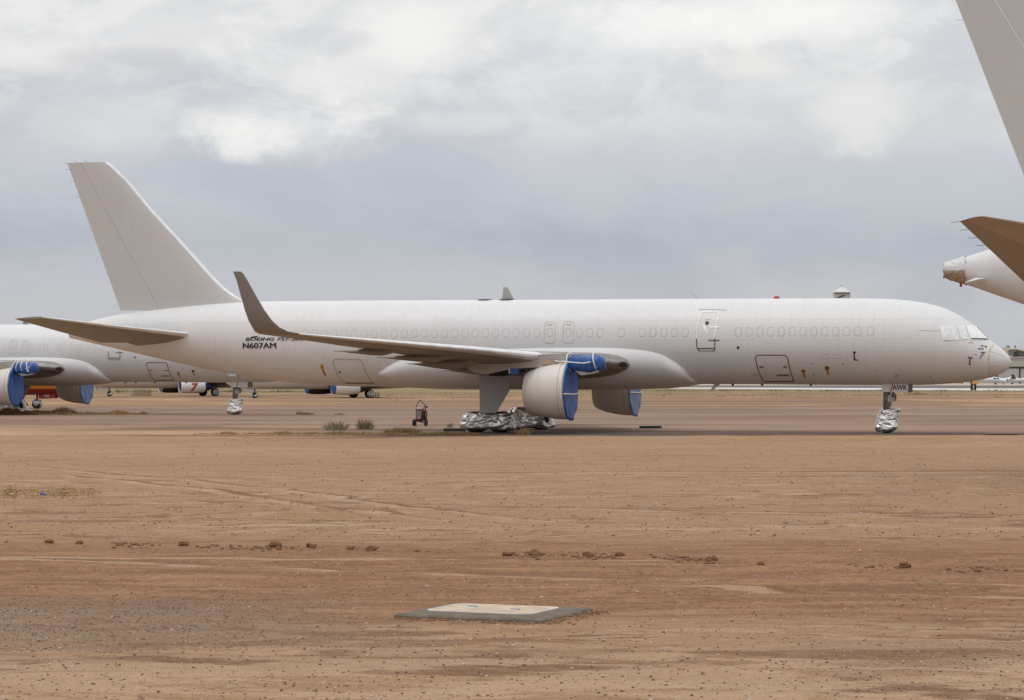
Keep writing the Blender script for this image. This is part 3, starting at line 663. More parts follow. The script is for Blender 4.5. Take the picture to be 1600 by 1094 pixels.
    fin = fin_mesh(lambda z, le, c: .18 / c, lambda z, le, c: hf(z, le, c) - .006 / c).build('tail_fin', M['fin_white'], root, 50)
    fin_mesh(lambda z, le, c: 0.0, lambda z, le, c: .17 / c).build('leading_edge', M['bright_edge'], fin, 50)
    fin_mesh(lambda z, le, c: hf(z, le, c) + .006 / c, lambda z, le, c: 1.0, zs=(5.95, 7, 9, 11, 13.46), inset=.004).build('rudder', M['fin_white'], fin, 50)
    m = MB()
    for z, dx in ((13.42, 0), (13.1, 0), (12.5, 0), (11.7, 0)): m.tube([(FINTE(z) - .05, 0, z), (FINTE(z) + .22, 0, z + .05)], .008, 4)
    for x in (46.0, 46.6): m.tube([(x, 0, 13.44), (x + .25, 0, 13.58)], .008, 4)
    m.build('static_wicks', M['charcoal'], fin)
    for s_ in (1, -1):
        S = STAB if s_ > 0 else mirror(STAB)
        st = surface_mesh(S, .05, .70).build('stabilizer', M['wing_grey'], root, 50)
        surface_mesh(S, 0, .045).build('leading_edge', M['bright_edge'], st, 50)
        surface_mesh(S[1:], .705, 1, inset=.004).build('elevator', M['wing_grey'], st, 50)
    return root

def lettering(root):
    fu = [c for c in root.children if c.name.startswith('fuselage')][0]; H = H757
    for txt, h, b, sh, x0, z0, wid, dup in (('N607AM', .27, 0, 0, 36.98, 4.01, 1.80, .03), ('BOEING 757-200F', .15, 0, .22, 36.82, 4.385, 3.3, .03)):
        vs, fs, w = text_verts(txt, h, b, sh); k = (wid - dup) / w; m = MB()
        for q, o_ in ((0, .014), (.5, .017), (1, .020)): m.add([H.P(x0 - x * k - dup * q, z0 + z, o_) for x, z in vs], fs)
        m.build('registration_lettering' if dup < .04 else 'type_lettering', M['black'], fu, 0, recalc=False)

main = build_freighter('cargo_airliner', 'white freight airliner with black registration N607AM, parked broadside in the middle', (22.856, 119.24), R(15.77))
second = build_freighter('cargo_airliner', 'plain white airliner at left, nose behind the tail of the nearest one', (-13.64, 179.4), R(12.3), 1)
for g in second.children:
    for c in list(g.children):
        if c.name.startswith('door_lettering'): bpy.data.objects.remove(c)
lettering(main)

# ------------------------------------------------------------------ the bigger airliner whose tail reaches in at right
def inv_px(q, x, y, l, H0=2.58, f=4069.4):
    """point of a parked aircraft (nose frame) seen at a place of the photograph, at lateral offset l"""
    X0, Y0, th = q; c, s = math.cos(th), math.sin(th); k = (x - 800) / f
    a = (X0 - l * s - k * (Y0 - l * c)) / (c + k * s); Y = Y0 + a * s - l * c
    return a, H0 + (590 - y) * Y / f
def build_big_tail():
    th = R(13); L = 55.0; X1, Y1 = 11.34, 68.0      # tail cone end in the world
    q = (X1 + L * math.cos(th), Y1 - L * math.sin(th), th)
    root = empty('cargo_airliner', (q[0], q[1], 0), math.pi - th)
    tag(root, 'large airliner at the right edge, only tail fin, stabilizer and wrapped tail cone in view', 'airliner')
    ip = lambda x, y, l=0: inv_px(q, x, y, l)
    tp = [ip(1479, 411), ip(1502, 404), ip(1542, 391), ip(1600, 374)]; bp = [ip(1477, 434), ip(1505, 443), ip(1545, 457), ip(1600, 476)]
    tp = sorted(tp); bp = sorted(bp)
    top = [(0, 3.9), (.4, 4.6), (1.2, 5.3), (3, 6.6), (5, 7.3), (8, 7.6), (36, 7.6), (44, 7.5)] + [(a, b) for a, b in tp if a > 46]
    bot = [(0, 3.8), (.4, 3.2), (1.2, 2.8), (3, 2.45), (5, 2.3), (8, 2.25), (33, 2.25), (38, 2.45), (44, 3.6)] + [(a, b) for a, b in bp if a > 46]
    wid = [(0, .05), (.4, .8), (1.2, 1.3), (3, 2.1), (5, 2.45), (8, 2.52), (36, 2.52), (41, 2.2), (46, 1.4), (50, .85), (53, .45), (54.6, .25), (55, .2)]
    H = Hull(top, bot, wid, L); e = max(tp[-1][0], bp[-1][0])
    xs = [0, .1, .25, .4, .8, 1.2, 2, 3, 4, 5, 6.5, 8, 15, 22, 30, 33, 36, 38, 40, 42, 44, 46, 47.5, 49, 50.5, 52, 53, 53.8, 54.3, e - .25]
    fu = H.mesh([x for x in xs]).build('fuselage', M['white_flat'], root, 60)
    # wrapped exhaust: torn white sheet above, brown paper below
    r = []
    for k in range(9):
        x = e - .52 + .55 * k / 8; g = H.ring(min(x, e), 40); zc = sum(p[2] for p in g) / 40; out = []
        for i, p in enumerate(g):
            d = .012 + .02 * abs(math.sin(i * 1.9 + k * 1.3)) + .015 * math.sin(i * .7 + k * 2.1); s_ = 1 - .06 * max(0, k - 6)
            out.append((x + .03 * math.sin(i), p[1] * s_ + math.copysign(d, p[1]), zc + (p[2] - zc) * s_ + math.copysign(d, p[2] - zc)))
        r.append(out)
    MB().loft(r).build('exhaust_wrap', M['wrap'], fu, 180)
    a = ip(1503, 442); MB().box((a[0] + .02, .12, a[1] - .05), (.03, .02, .06)).build('streamer', M['red'], fu, 0)
    zA = H.b(e - 1.0) + .05
    # small fin fixed low on the cone
    p0 = ip(1508, 445, .5); p1 = ip(1523, 436, .45); p2 = ip(1541, 436.5, .4); p3 = ip(1532, 439, .5)
    MB().prism([(p0[0], .95, p0[1]), (p1[0], .35, p1[1]), (p2[0], .35, p2[1]), (p3[0], .9, p3[1])], (0, .02, .035)).build('tail_strake', M['white_flat'], fu, 0)
    m = MB(); m.add(*ribbon(H, [(52.3, ip(1545, 452, .4)[1]), (50.5, ip(1545, 452, .4)[1] - .12), (48, ip(1545, 452, .4)[1] - .45)], .05, .012, False)); m.build('access_panel', M['seam'], fu, 0, recalc=False)
    MB().lathe((51.0, .0, H.b(51.0) - .03), (0, 0, -1), [(0, .09), (.05, .05)], 12).build('drain_mast', M['charcoal'], fu)
    # fin: trailing edge through two sighted points
    t0 = ip(1600, 275); t1 = ip(1493, 0); sl = (t1[0] - t0[0]) / (t1[1] - t0[1])
    TE = lambda z: t0[0] + (z - t0[1]) * sl
    h0 = ip(1600, 73); h1 = ip(1555, 0); sh = (h1[0] - h0[0]) / (h1[1] - h0[1]); HG = lambda z: h0[0] + (z - h0[1]) * sh
    zb = 5.6; zt = 15.9; ct = 3.3; cb = 8.6
    LE = lambda z: TE(z) - (cb + (ct - cb) * (z - zb) / (zt - zb))
    zs = [zb + (zt - zb) * k / 8 for k in range(9)]
    fin = fin_mesh(lambda z, le, c: 0, lambda z, le, c: (HG(z) - le - .012) / c, zs=zs, LE=LE, TE=TE).build('tail_fin', M['fin_white'], root, 50)
    fin_mesh(lambda z, le, c: (HG(z) - le + .012) / c, lambda z, le, c: 1, zs=zs[1:], LE=LE, TE=TE, inset=.003).build('rudder', M['fin_white'], fin, 50)
    m = MB()
    for z in (11.9, 12.9, 13.9): m.tube([(TE(z) - .05, 0, z), (TE(z) + .2, 0, z + .01)], .005, 4)
    m.build('static_wicks', M['charcoal'], fin)
    # right stabilizer, nearest the camera
    lt = 9.3; te_t = ip(1500, 346, lt); le_t = ip(1536, 337.5, lt - .15); 
    lr = 2.0; te_r = ip(1609, 449, lr); le_r = (te_r[0] - 5.9, te_r[1] + .62)
    lm = 6.0
    te_m = ip(1542, 385.5, lm); f_ = (lt - lm) / (lt - lr); le_m = (le_t[0] + (le_r[0] - le_t[0]) * f_, le_t[1] + (le_r[1] - le_t[1]) * f_ + .0)
    S = [(le_r[0] - .6, .8, le_r[1] - .1, te_r[0] - le_r[0] + .7, le_r[1] - te_r[1], .1)]
    for (le, te, l, t_) in ((le_r, te_r, lr, .1), (le_m, te_m, lm, .095), (le_t, te_t, lt - .12, .09)): S.append((le[0], l, le[1], te[0] - le[0], le[1] - te[1], t_))
    c_ = te_t[0] - le_t[0]; S.append((le_t[0] + c_ * .35, lt, le_t[1] - .03, c_ * .65, le_t[1] - te_t[1] - .03, .05))
    for s_ in (1, -1):
        T_ = S if s_ > 0 else mirror(S)
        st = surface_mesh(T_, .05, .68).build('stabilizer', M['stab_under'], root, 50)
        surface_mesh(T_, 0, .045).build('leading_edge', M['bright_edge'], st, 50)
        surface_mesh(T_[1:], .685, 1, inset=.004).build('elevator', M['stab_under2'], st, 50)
        m = MB()
        for k in range(4):
            u = k / 9; x = te_t[0] + (te_r[0] - te_t[0]) * u; l = (lt + (lr - lt) * u) * s_; z = te_t[1] + (te_r[1] - te_t[1]) * u
            m.tube([(x - .03, l, z), (x + .2, l, z - .02)], .007, 4)
        m.build('static_wicks', M['charcoal'], st)
    # wings and gear further forward, out of the picture
    for s_ in (1, -1):
        T_ = [(x * 1.17, l * 1.22 * s_, z * 1.05, c * 1.22, d, t) for (x, l, z, c, d, t) in WING]
        surface_mesh(T_, 0, 1).build('wing', M['wing_grey'], root, 50)
        g = empty('main_gear', (0, 0, 0), 0, root)
        MB().tube([(29, 4.6 * s_, 2.9), (29, 4.6 * s_, .6)], .18, 12).build('strut', M['strut'], g)
        for dx in (-.7, .7):
            for dy in (-.5, .5): wheel(g, (29 + dx, 4.6 * s_ + dy, .58), .58, .42)
    g = empty('nose_gear', (0, 0, 0), 0, root); MB().tube([(7, 0, 2.4), (7, 0, .45)], .12, 12).build('strut', M['strut'], g)
    for dy in (-.28, .28): wheel(g, (7, dy, .46), .46, .3)
def wrap_mat():
    t = NT('torn white and brown wrap'); g = t.pos(); s = t.sep(g)
    n = t.noise(g, 3.0, 5, .6); z = t.mth('ADD', s[2], t.mth('MULTIPLY', t.mth('SUBTRACT', n, .5), .12))
    c = t.mix(t.rm(z, 5.36, 5.38), (.40, .30, .23), (.68, .68, .70))
    return t.fin(c, .45, 0, t.bump(t.noise(g, 7, 5, .6), .9, .06))
M['wrap'] = wrap_mat()
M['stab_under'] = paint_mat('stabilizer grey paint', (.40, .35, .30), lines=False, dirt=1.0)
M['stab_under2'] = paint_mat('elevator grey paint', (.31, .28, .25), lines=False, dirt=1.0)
build_big_tail()

# ------------------------------------------------------------------ smaller twin jets standing far behind
HS = Hull(top=[(-.02, 2.3), (.3, 2.9), (1, 3.5), (2, 4.35), (3.2, 4.85), (5, 5.08), (8, 5.13), (26, 5.13), (31, 5.0), (35.5, 4.5)],
          bot=[(-.02, 2.26), (.3, 1.8), (1, 1.45), (2, 1.22), (3.2, 1.14), (5, 1.12), (8, 1.12), (20, 1.12), (24, 1.25), (29, 2.2), (35.5, 3.7)],
          wid=[(-.02, .02), (.3, .6), (1, 1.1), (2, 1.5), (3.2, 1.75), (5, 1.88), (24, 1.88), (29, 1.4), (33, .75), (35.5, .3)], L=35.5)
def small_jet(name, label, loc, yaw, facing, skin, wingm, engines, gear='foil', door='white_flat', near=1):
    """facing +1 = nose to the right of the picture; near = side (+1 right wing) turned to the camera"""
    root = empty(name, (loc[0], loc[1], 0), math.pi - yaw if facing > 0 else yaw); tag(root, label, 'airliner')
    fu = HS.mesh([-.02, .05, .15, .3, .6, 1, 1.5, 2, 2.6, 3.2, 4, 5, 6.5, 8, 14, 20, 22, 24, 26, 27.5, 29, 31, 33, 35.5]).build('fuselage', skin, root, 60)
    for s_ in (1, -1): 
        for q in ([(2.6, 3.95), (2.4, 3.5), (2.0, 3.5), (2.15, 3.95)], [(2.0, 3.95), (1.85, 3.5), (1.25, 3.5), (1.6, 3.9)]):
            MB().add(*patch(HS, q, .02, s_, 5, 4)).build('cockpit_window', M['charcoal'], fu, 60, recalc=False)
    for s_ in (1, -1):
        S = [(13.2, 1.2 * s_, 1.55, 7.6, .2, .12), (16.2, 5.4 * s_, 1.95, 4.3, .15, .12), (21.0, 14.3 * s_, 2.75, 1.5, .05, .11)]
        surface_mesh(S, 0, 1).build('wing', wingm, root, 50)
        S = [(30.6, .4 * s_, 4.2, 3.9, .05, .1), (34.2, 6.3 * s_, 4.9, 1.4, .02, .09)]
        surface_mesh(S, 0, 1).build('stabilizer', wingm, root, 50)
        l = 4.83 * s_; kind = engines[0] if s_ == near else engines[1]
        x0 = 12.5
        py = MB().prism([(x0 + 1.2, l - .12, 2.1), (x0 + 1.2, l - .12, 1.7), (x0 + 4.6, l - .12, 1.7), (x0 + 5.4, l - .12, 2.0), (x0 + 3.5, l - .12, 2.25)], (0, .24, 0)).build('engine_pylon', M['pylon'], root, 0)
        pr = [(0, .80), (.1, .86), (.6, .93), (1.4, .97), (2.4, .95), (3.0, .88), (3.4, .80)]
        cw = MB().lathe((x0, l, 1.38), (1, 0, 0), pr, 28, cap=False).build('engine_cowl', kind['cowl'], root, 40)
        MB().lathe((x0, l, 1.38), (-1, 0, 0), [(0, .79), (.06, .84), (.0, .875), (-.12, .905), (-.12, .86)], 28, cap=False).build('inlet_lip', kind['lip'], cw, 60)
        MB().lathe((x0 + .12, l, 1.38), (-1, 0, 0), [(0, .84), (.08, .7), (.14, .3), (.15, .02)], 28).build('inlet_cover', kind['cover'], cw, 60)
        MB().lathe((x0 + 3.35, l, 1.40), (1, 0, 0), [(0, .82), (.5, .66), (1.2, .44), (1.25, .1)], 24).build('exhaust_cone', kind['tail'], cw)
        if kind.get('mark'):
            vs, fs, w = text_verts(kind['mark'], 1.25, .04, .25, slices=10)
            k = 1.15 / w; sg = -1 if facing < 0 else 1
            MB().add([(x0 + 1.75 + (x - .5 * w) * k * (1 if facing < 0 else -1), l + s_ * .99 * math.cos((z - .78) / .97), 1.38 + .99 * math.sin((z - .78) / .97)) for x, z in vs], fs).build('cowl_lettering', M['red'], cw, 0, recalc=False)
        g = empty('main_gear', (0, 0, 0), 0, root); yy = 2.86 * s_
        MB().tube([(18.1, yy, 1.9), (18.1, yy, .5)], .12, 10).build('strut', M['strut'], g)
        for dy in (-.22, .22): wheel(g, (18.1, yy + dy, .56), .56, .36, 'strut')
        if gear == 'foil':
            crumple_box((18.1, yy + .48 * s_, .56), (.5, .10, .5), .9, .05, 4, 24, 12).build('foil_wheel_wrap', M['foil_bright'], g, 60)
    m = MB(); m.loft([foil_ring((x, 0, z), c, (0, 1, 0), .1) for x, z, c in ((26.2, 4.9, 7.4), (28.6, 5.9, 5.6), (33.0, 11.1, 2.3))]); m.build('tail_fin', skin if facing < 0 else M['crimson'], root, 50)
    g = empty('nose_gear', (0, 0, 0), 0, root)
    MB().tube([(3.9, 0, 1.5), (3.9, 0, .4)], .09, 10).build('strut', M['strut'], g)
    for dy in (-.2, .2): wheel(g, (3.9, dy, .36), .36, .2, 'strut')
    crumple_box((3.9, 0, .40), (.42, .36, .38), .75, .07, 21, 30, 20).build('foil_wheel_wrap', M['foil_bright'], g, 60)
    for s_ in (1, -1): MB().prism([(3.7, .3 * s_, 1.2), (3.7, .36 * s_, .80), (2.2, .36 * s_, .88), (2.1, .3 * s_, 1.24)], (0, .03 * s_, 0)).build('gear_door', M[door], g, 0)
    return root, g
t = NT('bright foil'); p_ = t.pos(); M['foil_bright'] = t.fin((.62, .62, .62), .4, .5, t.bump(t.noise(p_, 5, 5, .6), .8, .05))

WHT = M['white_flat']
e_plain = dict(cowl=M['cowl'], lip=M['metal'], cover=M['blue'], tail=M['charcoal'])
e_seven = dict(cowl=M['white_flat'], lip=M['strap'], cover=M['navy'], tail=M['navy'], mark='7')
e_dark = dict(cowl=M['charcoal'], lip=M['strap'], cover=M['blue'], tail=M['charcoal'])
e_blue = dict(cowl=M['white_flat'], lip=M['blue'], cover=M['blue'], tail=M['charcoal'])
def place_left(px, Y, yaw, ref=3.9):
    """nose position of a left-facing jet whose nose wheel stands at column px, depth Y"""
    X = (px - 800) / 4069.4 * Y; return X - ref * math.cos(yaw), Y - ref * math.sin(yaw)
ya = R(24)
x_, y_ = place_left(171, 357, ya)
small_jet('passenger_jet', 'distant white jet facing left with a red 7 on its white engine', (x_, y_), ya, -1, WHT, M['charcoal'], (e_seven, e_dark), near=-1)
x_, y_ = place_left(398, 325, ya)
small_jet('passenger_jet', 'distant jet seen under the belly of the nearest airliner, blue sheets hanging over its engines', (x_, y_), ya, -1, WHT, M['charcoal'], (e_blue, dict(cowl=M['charcoal'], lip=M['blue'], cover=M['blue'], tail=M['charcoal'])), near=-1)
# red and yellow freighter, nose to the right behind the plain white airliner
def two_tone():
    t = NT('red belly with yellow band'); s = t.sep(t.pos())
    return t.fin(t.mix(t.rm(s[2], 1.62, 1.64), (.25, .014, .012), (.62, .27, .02)), .35)
yr = R(14); Yn = 216.0; Xn = (58 - 800) / 4069.4 * Yn
dj, dg = small_jet('cargo_jet', 'red and yellow jet with a numbered red gear door, behind the plain white airliner', (Xn + 3.9 * math.cos(yr), Yn - 3.9 * math.sin(yr)), yr, 1, two_tone(), M['wing_grey'], (e_plain, e_plain), door='red', near=1)
vs, fs, w = text_verts('708', .2, .02); MB().add([(3.15 - x * .5 / w, .40 , .97 + z) for x, z in vs], fs).build('door_lettering', M['strap'], dg, 0, recalc=False)
MB().box((3.6, .395, 1.0), (.02, .006, .16)).build('door_stripe', M['strap'], dg, 0)

# ------------------------------------------------------------------ ground
def ground_mesh():
    xs = np.concatenate([[-9000, -3000, -1200, -500, -250, -120, -70, -50], np.arange(-36, 36.01, .12), [50, 70, 120, 250, 500, 1200, 3000, 9000]])
    yn = 15 + (128 - 15) * (np.linspace(0, 1, 620) ** 1.7)
    ys = np.concatenate([[-2000, -300, -60, -10, 5, 12], yn, [133, 140, 150, 165, 185, 210, 260, 350, 500, 800, 1300, 2500, 5000, 12000]])
    X, Y = np.meshgrid(xs, ys); nx, ny = len(xs), len(ys)
    P = np.stack([X.ravel(), Y.ravel(), np.zeros(X.size)], 1)
    h = .045 * fbm(P * [.10, .35, 1] + 3, 3) + .038 * fbm(P * [.55, 1.6, 1] + 9, 4, .55) + .016 * fbm(P * [3.1, 3.6, 1] + 5, 3, .6)
    rut = np.abs(fbm(P * [.035, .75, 1] + 21, 3)); h -= .02 * np.exp(-(rut / .05) ** 2)
    # disturbed ridge of clods, then low mounds
    x, y = P[:, 0], P[:, 1]; ridge = 40.4 - (x + 7.3) * .36 * (x > -7.3)
    ridge = np.interp(x, [-40, -7.2, -5.1, -2.05, 1.8, 2.9, 5.2, 7.3], [40.6, 40.2, 39.7, 38.8, 37.5, 36.8, 35.3, 34.3])
    h += .035 * np.exp(-((y - ridge) / .35) ** 2) * (.6 + 2.8 * fbm(P * [2.2, 1, 1], 3))
    for mx, my, r, a in ((-4.9, 49, 1.3, .10), (-3.8, 48.2, .7, .10), (-2.6, 49.3, 1.6, .08), (-6.3, 54, 1.8, .08), (-.6, 51, 1.0, .05), (.6, 43, 1.0, .07), (1.6, 41, 1.4, .07), (-9, 60, 3, .08), (7, 62, 2.5, .06), (3.6, 32.5, 1.6, .05), (2.2, 66, 2, .07)):
        h += a * np.exp(-(((x - mx) / (r * 1.6)) ** 2 + ((y - my) / (r * .5)) ** 2)) * (1 + 1.2 * fbm(P * [2, 2, 1] + 40, 3))
    fade = np.clip((128 - y) / 14, 0, 1) * np.clip((36 - np.abs(x)) / 6, 0, 1) * np.clip((y - 12) / 4, 0, 1)
    pad = np.clip((np.hypot((x + .2) * .8, y - 28.4) - 1.1) / .8, 0, 1)
    h *= fade * (.25 + .75 * pad) * np.clip(.55 + (60 - y) / 90, .35, 1)
    P[:, 2] = h
    me = bpy.data.meshes.new('ground'); me.vertices.add(len(P)); me.vertices.foreach_set('co', P.astype(np.float32).ravel())
    i = np.arange((ny - 1) * (nx - 1)); r_, c_ = i // (nx - 1), i % (nx - 1); a = r_ * nx + c_
    q = np.stack([a, a + 1, a + nx + 1, a + nx], 1).ravel()
    me.loops.add(len(q)); me.loops.foreach_set('vertex_index', q.astype(np.int32)); me.polygons.add(len(i))
    me.polygons.foreach_set('loop_start', (np.arange(len(i)) * 4).astype(np.int32)); me.update(); me.validate()
    me.polygons.foreach_set('use_smooth', [True] * len(me.polygons))
    return me, xs, ys, h.reshape(ny, nx)
def dirt_mat():
    t = NT('desert dirt'); W = t.pos(world=True); s = t.sep(W)
    tan, pale, rust, grey, olive = (.335, .192, .102), (.45, .290, .175), (.205, .098, .043), (.25, .205, .175), (.20, .16, .075)
    big = t.noise(t.pos((.025, .09, 1), world=True), 1.0, 5, .55, .6)
    mid = t.noise(t.pos((.16, .50, 1), (5, 3, 0), world=True), 1.0, 8, .66, .9)
    med = t.noise(t.pos((.55, 2.0, 1), (2, 8, 0), world=True), 1.0, 7, .66, .7)
    fine = t.noise(W, 9, 6, .7); grit = t.noise(W, 45, 3, .7)
    c = t.mix(t.rm(mid, .45, .54), tan, pale)
    c = t.mix(t.rm(big, .44, .56, 0, .55), c, tan)
    c = t.mix(t.mth('MULTIPLY', t.rm(t.mth('ADD', t.mth('MULTIPLY', mid, .55), t.mth('MULTIPLY', med, .45)), .495, .545), t.rm(s[1], 40, 95, .95, .55)), c, rust)
    c = t.mix(t.mth('MULTIPLY', t.rm(med, .53, .60), .5), c, (.44, .30, .20))
    # disturbed rusty soil near 28..41 m
    nb = t.mth('ADD', s[1], t.mth('MULTIPLY', t.mth('SUBTRACT', mid, .5), 9))
    band = t.mth('MULTIPLY', t.rm(nb, 26.5, 29.5), t.rm(nb, 43, 38, 0, 1) if False else t.rm(nb, 38.5, 43, 1, 0))
    c = t.mix(t.mth('MULTIPLY', band, .85), c, t.mix(t.rm(t.mth('ADD', t.mth('MULTIPLY', fine, .5), t.mth('MULTIPLY', med, .5)), .42, .58), (.165, .072, .030), (.335, .172, .083)))
    # old tyre tracks: compacted pale strips with a crumbled dark edge
    for m_, c0, w0, x0, x1 in ((2.0, 44.0, .5, -14, 1), (2.0, 47.6, .5, -15, 2), (.38, 32.9, .16, -2, 9), (.38, 34.7, .16, -9, 9), (.10, 36.9, .14, -12, 4), (-.12, 66, .45, 0, 18), (-.12, 70, .45, -4, 18), (.05, 27.0, .14, 1, 8), (.3, 52, .3, -2, 12)):
        d = t.mth('ADD', t.mth('SUBTRACT', t.mth('ADD', s[1], t.mth('MULTIPLY', s[0], m_)), c0), t.mth('MULTIPLY', t.mth('SUBTRACT', big, .5), 7.0))
        d = t.mth('ADD', d, t.mth('MULTIPLY', t.mth('SUBTRACT', med, .5), w0 * 3))
        win = t.mth('MULTIPLY', t.mth('MULTIPLY', t.rm(s[0], x0, x0 + 3), t.rm(s[0], x1 - 3, x1, 1, 0)), t.rm(mid, .36, .52, .25, 1))
        c = t.mix(t.mth('MULTIPLY', t.rm(t.mth('ABSOLUTE', d), w0 * .5, w0, .6, 0), win), c, (.47, .315, .205))
        c = t.mix(t.mth('MULTIPLY', t.rm(t.mth('ABSOLUTE', t.mth('SUBTRACT', d, w0 * 1.5)), w0 * .3, w0 * .8, .75, 0), win), c, (.175, .085, .038))
    # grey gravel spread in the left foreground
    gx = t.mth('ADD', s[0], t.mth('MULTIPLY', t.mth('SUBTRACT', big, .5), 8)); gy = t.mth('ADD', s[1], t.mth('MULTIPLY', t.mth('SUBTRACT', mid, .5), 5))
    gm = t.mth('MULTIPLY', t.mth('MULTIPLY', t.rm(gy, 24.0, 25.2), t.rm(gy, 29.5, 31, 1, 0)), t.rm(gx, -3.5, -.8, 1, 0))
    gm2 = t.mth('MULTIPLY', t.mth('MULTIPLY', t.rm(gy, 21.8, 22.8), t.rm(gy, 24.6, 26, 1, 0)), t.rm(gx, 2.2, 3.2))
    gm = t.mth('MAXIMUM', gm, t.mth('MULTIPLY', gm2, .6))
    sp = t.rm(t.noise(W, 28, 4, .75), .42, .58)
    c = t.mix(t.mth('MULTIPLY', gm, .62), c, t.mix(sp, (.135, .088, .058), (.26, .185, .13)))
    # pale scuffed patches close to the camera
    pm = t.mth('MULTIPLY', t.rm(s[1], 25.5, 23.0, 0, 1) if False else t.rm(s[1], 23.0, 26.0, 1, 0), t.rm(t.noise(t.pos((.35, .9, 1), (9, 1, 0), world=True), 1, 7, .68, .5), .46, .54))
    c = t.mix(t.mth('MULTIPLY', t.rm(s[1], 24, 29, .6, 0), t.rm(mid, .5, .58)), c, (.19, .10, .05)); c = t.mix(t.mth('MULTIPLY', pm, .75), c, (.46, .305, .19))
    # speckle of grit
    c = t.mix(t.rm(fine, .3, .72, .0, .55), c, t.mix(.5, c, (.62, .60, .58), 'MULTIPLY'))
    lump = t.noise(t.pos((1, 1.8, 1), (3, 3, 0), world=True), 2.6, 6, .75, .4)
    c = t.mix(t.rm(lump, .52, .62, 0, .24), c, (.20, .112, .06)); c = t.mix(t.rm(lump, .34, .46, .22, 0), c, (.50, .36, .25))
    c = t.mix(t.mth('MULTIPLY', t.rm(grit, .54, .66), .6), c, (.12, .085, .06)); c = t.mix(t.mth('MULTIPLY', t.rm(grit, .42, .32), .35), c, (.60, .47, .37))
    # weedy olive and dark streaks far away
    fs = t.noise(t.pos((.012, .05, 1), (2, 7, 0), world=True), 1, 6, .65, .8)
    far = t.rm(s[1], 225, 250)
    cf = t.mix(t.rm(fs, .42, .58), (.30, .175, .095), (.20, .135, .085)); cf = t.mix(t.mth('MULTIPLY', t.rm(s[1], 380, 470), t.rm(fs, .25, .5)), cf, olive)
    cf = t.mix(t.rm(t.noise(t.pos((.03, .02, 1), (4, 1, 0), world=True), 1, 5, .6), .52, .62), cf, (.36, .23, .13))
    c = t.mix(far, c, cf)
    c = t.mix(t.rm(s[1], 800, 900), c, (.36, .29, .23))
    b = t.bump(med, .6, .10); b = t.bump(fine, .7, .035, b); b = t.bump(grit, .6, .014, b)
    return t.fin(c, .95, 0, b, spec=.2)
gme, GX, GY, GH = ground_mesh(); DIRT = dirt_mat(); gme.materials.append(DIRT)
go = bpy.data.objects.new('ground', gme); COL.objects.link(go); tag(go, kind='structure')
def gz(x, y):
    i = int(np.clip(np.searchsorted(GX, x) - 1, 0, len(GX) - 2)); j = int(np.clip(np.searchsorted(GY, y) - 1, 0, len(GY) - 2))
    u = (x - GX[i]) / (GX[i + 1] - GX[i]); v = (y - GY[j]) / (GY[j + 1] - GY[j])
    return float((GH[j, i] * (1 - u) + GH[j, i + 1] * u) * (1 - v) + (GH[j + 1, i] * (1 - u) + GH[j + 1, i + 1] * u) * v)

def apron_mat():
    t = NT('old tarmac'); W = t.pos(world=True); s = t.sep(W)
    n = t.noise(t.pos((.012, .07, 1), world=True), 1, 6, .62, .7); n2 = t.noise(t.pos((.09, .30, 1), world=True), 1, 8, .68, .8); fine = t.noise(W, 5, 5, .7)
    c = t.mix(t.rm(n, .42, .58), (.195, .112, .070), (.265, .175, .12))
    c = t.mix(t.rm(n2, .50, .60, 0, .6), c, (.135, .085, .055)); c = t.mix(t.rm(n2, .47, .38, 0, 1) if False else t.rm(n2, .36, .46, .6, 0), c, (.30, .195, .13))
    for y0, wd, am in ((153, 1.2, .6), (176.5, 2.2, .7), (205, 1.6, .4), (228, 2.5, .5)):
        d = t.mth('ABSOLUTE', t.mth('SUBTRACT', t.mth('ADD', s[1], t.mth('MULTIPLY', t.mth('SUBTRACT', n, .5), 5)), y0))
        c = t.mix(t.mth('MULTIPLY', t.rm(d, 0, wd, am, 0), t.rm(n2, .3, .6, .4, 1)), c, (.085, .06, .045))
    c = t.mix(t.mth('MULTIPLY', t.rm(t.mth('ADD', s[1], t.mth('MULTIPLY', t.mth('SUBTRACT', n2, .5), 30)), 150, 124, 1, 1) if False else t.rm(t.mth('ADD', s[1], t.mth('MULTIPLY', t.mth('SUBTRACT', n2, .5), 60)), 122, 150, 1, 0), t.rm(s[0], -16, -4, 1, .15)), c, t.mix(t.rm(n2, .42, .56), (.335, .192, .102), (.43, .28, .17)))
    # soft shadow under the aircraft, painted into the tarmac colour
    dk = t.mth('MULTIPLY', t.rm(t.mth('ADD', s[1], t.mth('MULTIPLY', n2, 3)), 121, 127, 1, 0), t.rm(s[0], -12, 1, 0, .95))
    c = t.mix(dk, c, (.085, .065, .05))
    c = t.mix(t.rm(fine, .5, .75, 0, .35), c, (.40, .31, .25))
    return t.fin(c, .9, 0, t.bump(fine, .4, .02), spec=.25)
def sheet(name, pts, z, mat, nseg=1):
    m = MB().add([(x, y, z) for x, y in pts], [tuple(range(len(pts)))]); return m.build(name, mat, None, 0, recalc=False)
random.seed(4)
front = [(-260, 117.5)] + [(-60 + k * 1.5, 116.6 + random.uniform(-.5, .5) + 1.2 * math.sin(k * .13)) for k in range(81)] + [(300, 116.5)]
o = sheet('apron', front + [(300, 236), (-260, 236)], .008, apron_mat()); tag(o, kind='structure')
t = NT('runway asphalt'); n = t.noise(t.pos((.05, .05, 1), world=True), 1, 5, .6)
ASP = t.fin(t.mix(n, (.06, .06, .065), (.11, .11, .115)), .8)
t = NT('pale concrete edge'); n = t.noise(t.pos((.05, .05, 1), world=True), 1, 5, .6)
PAL = t.fin(t.mix(n, (.46, .455, .44), (.60, .59, .58)), .8)
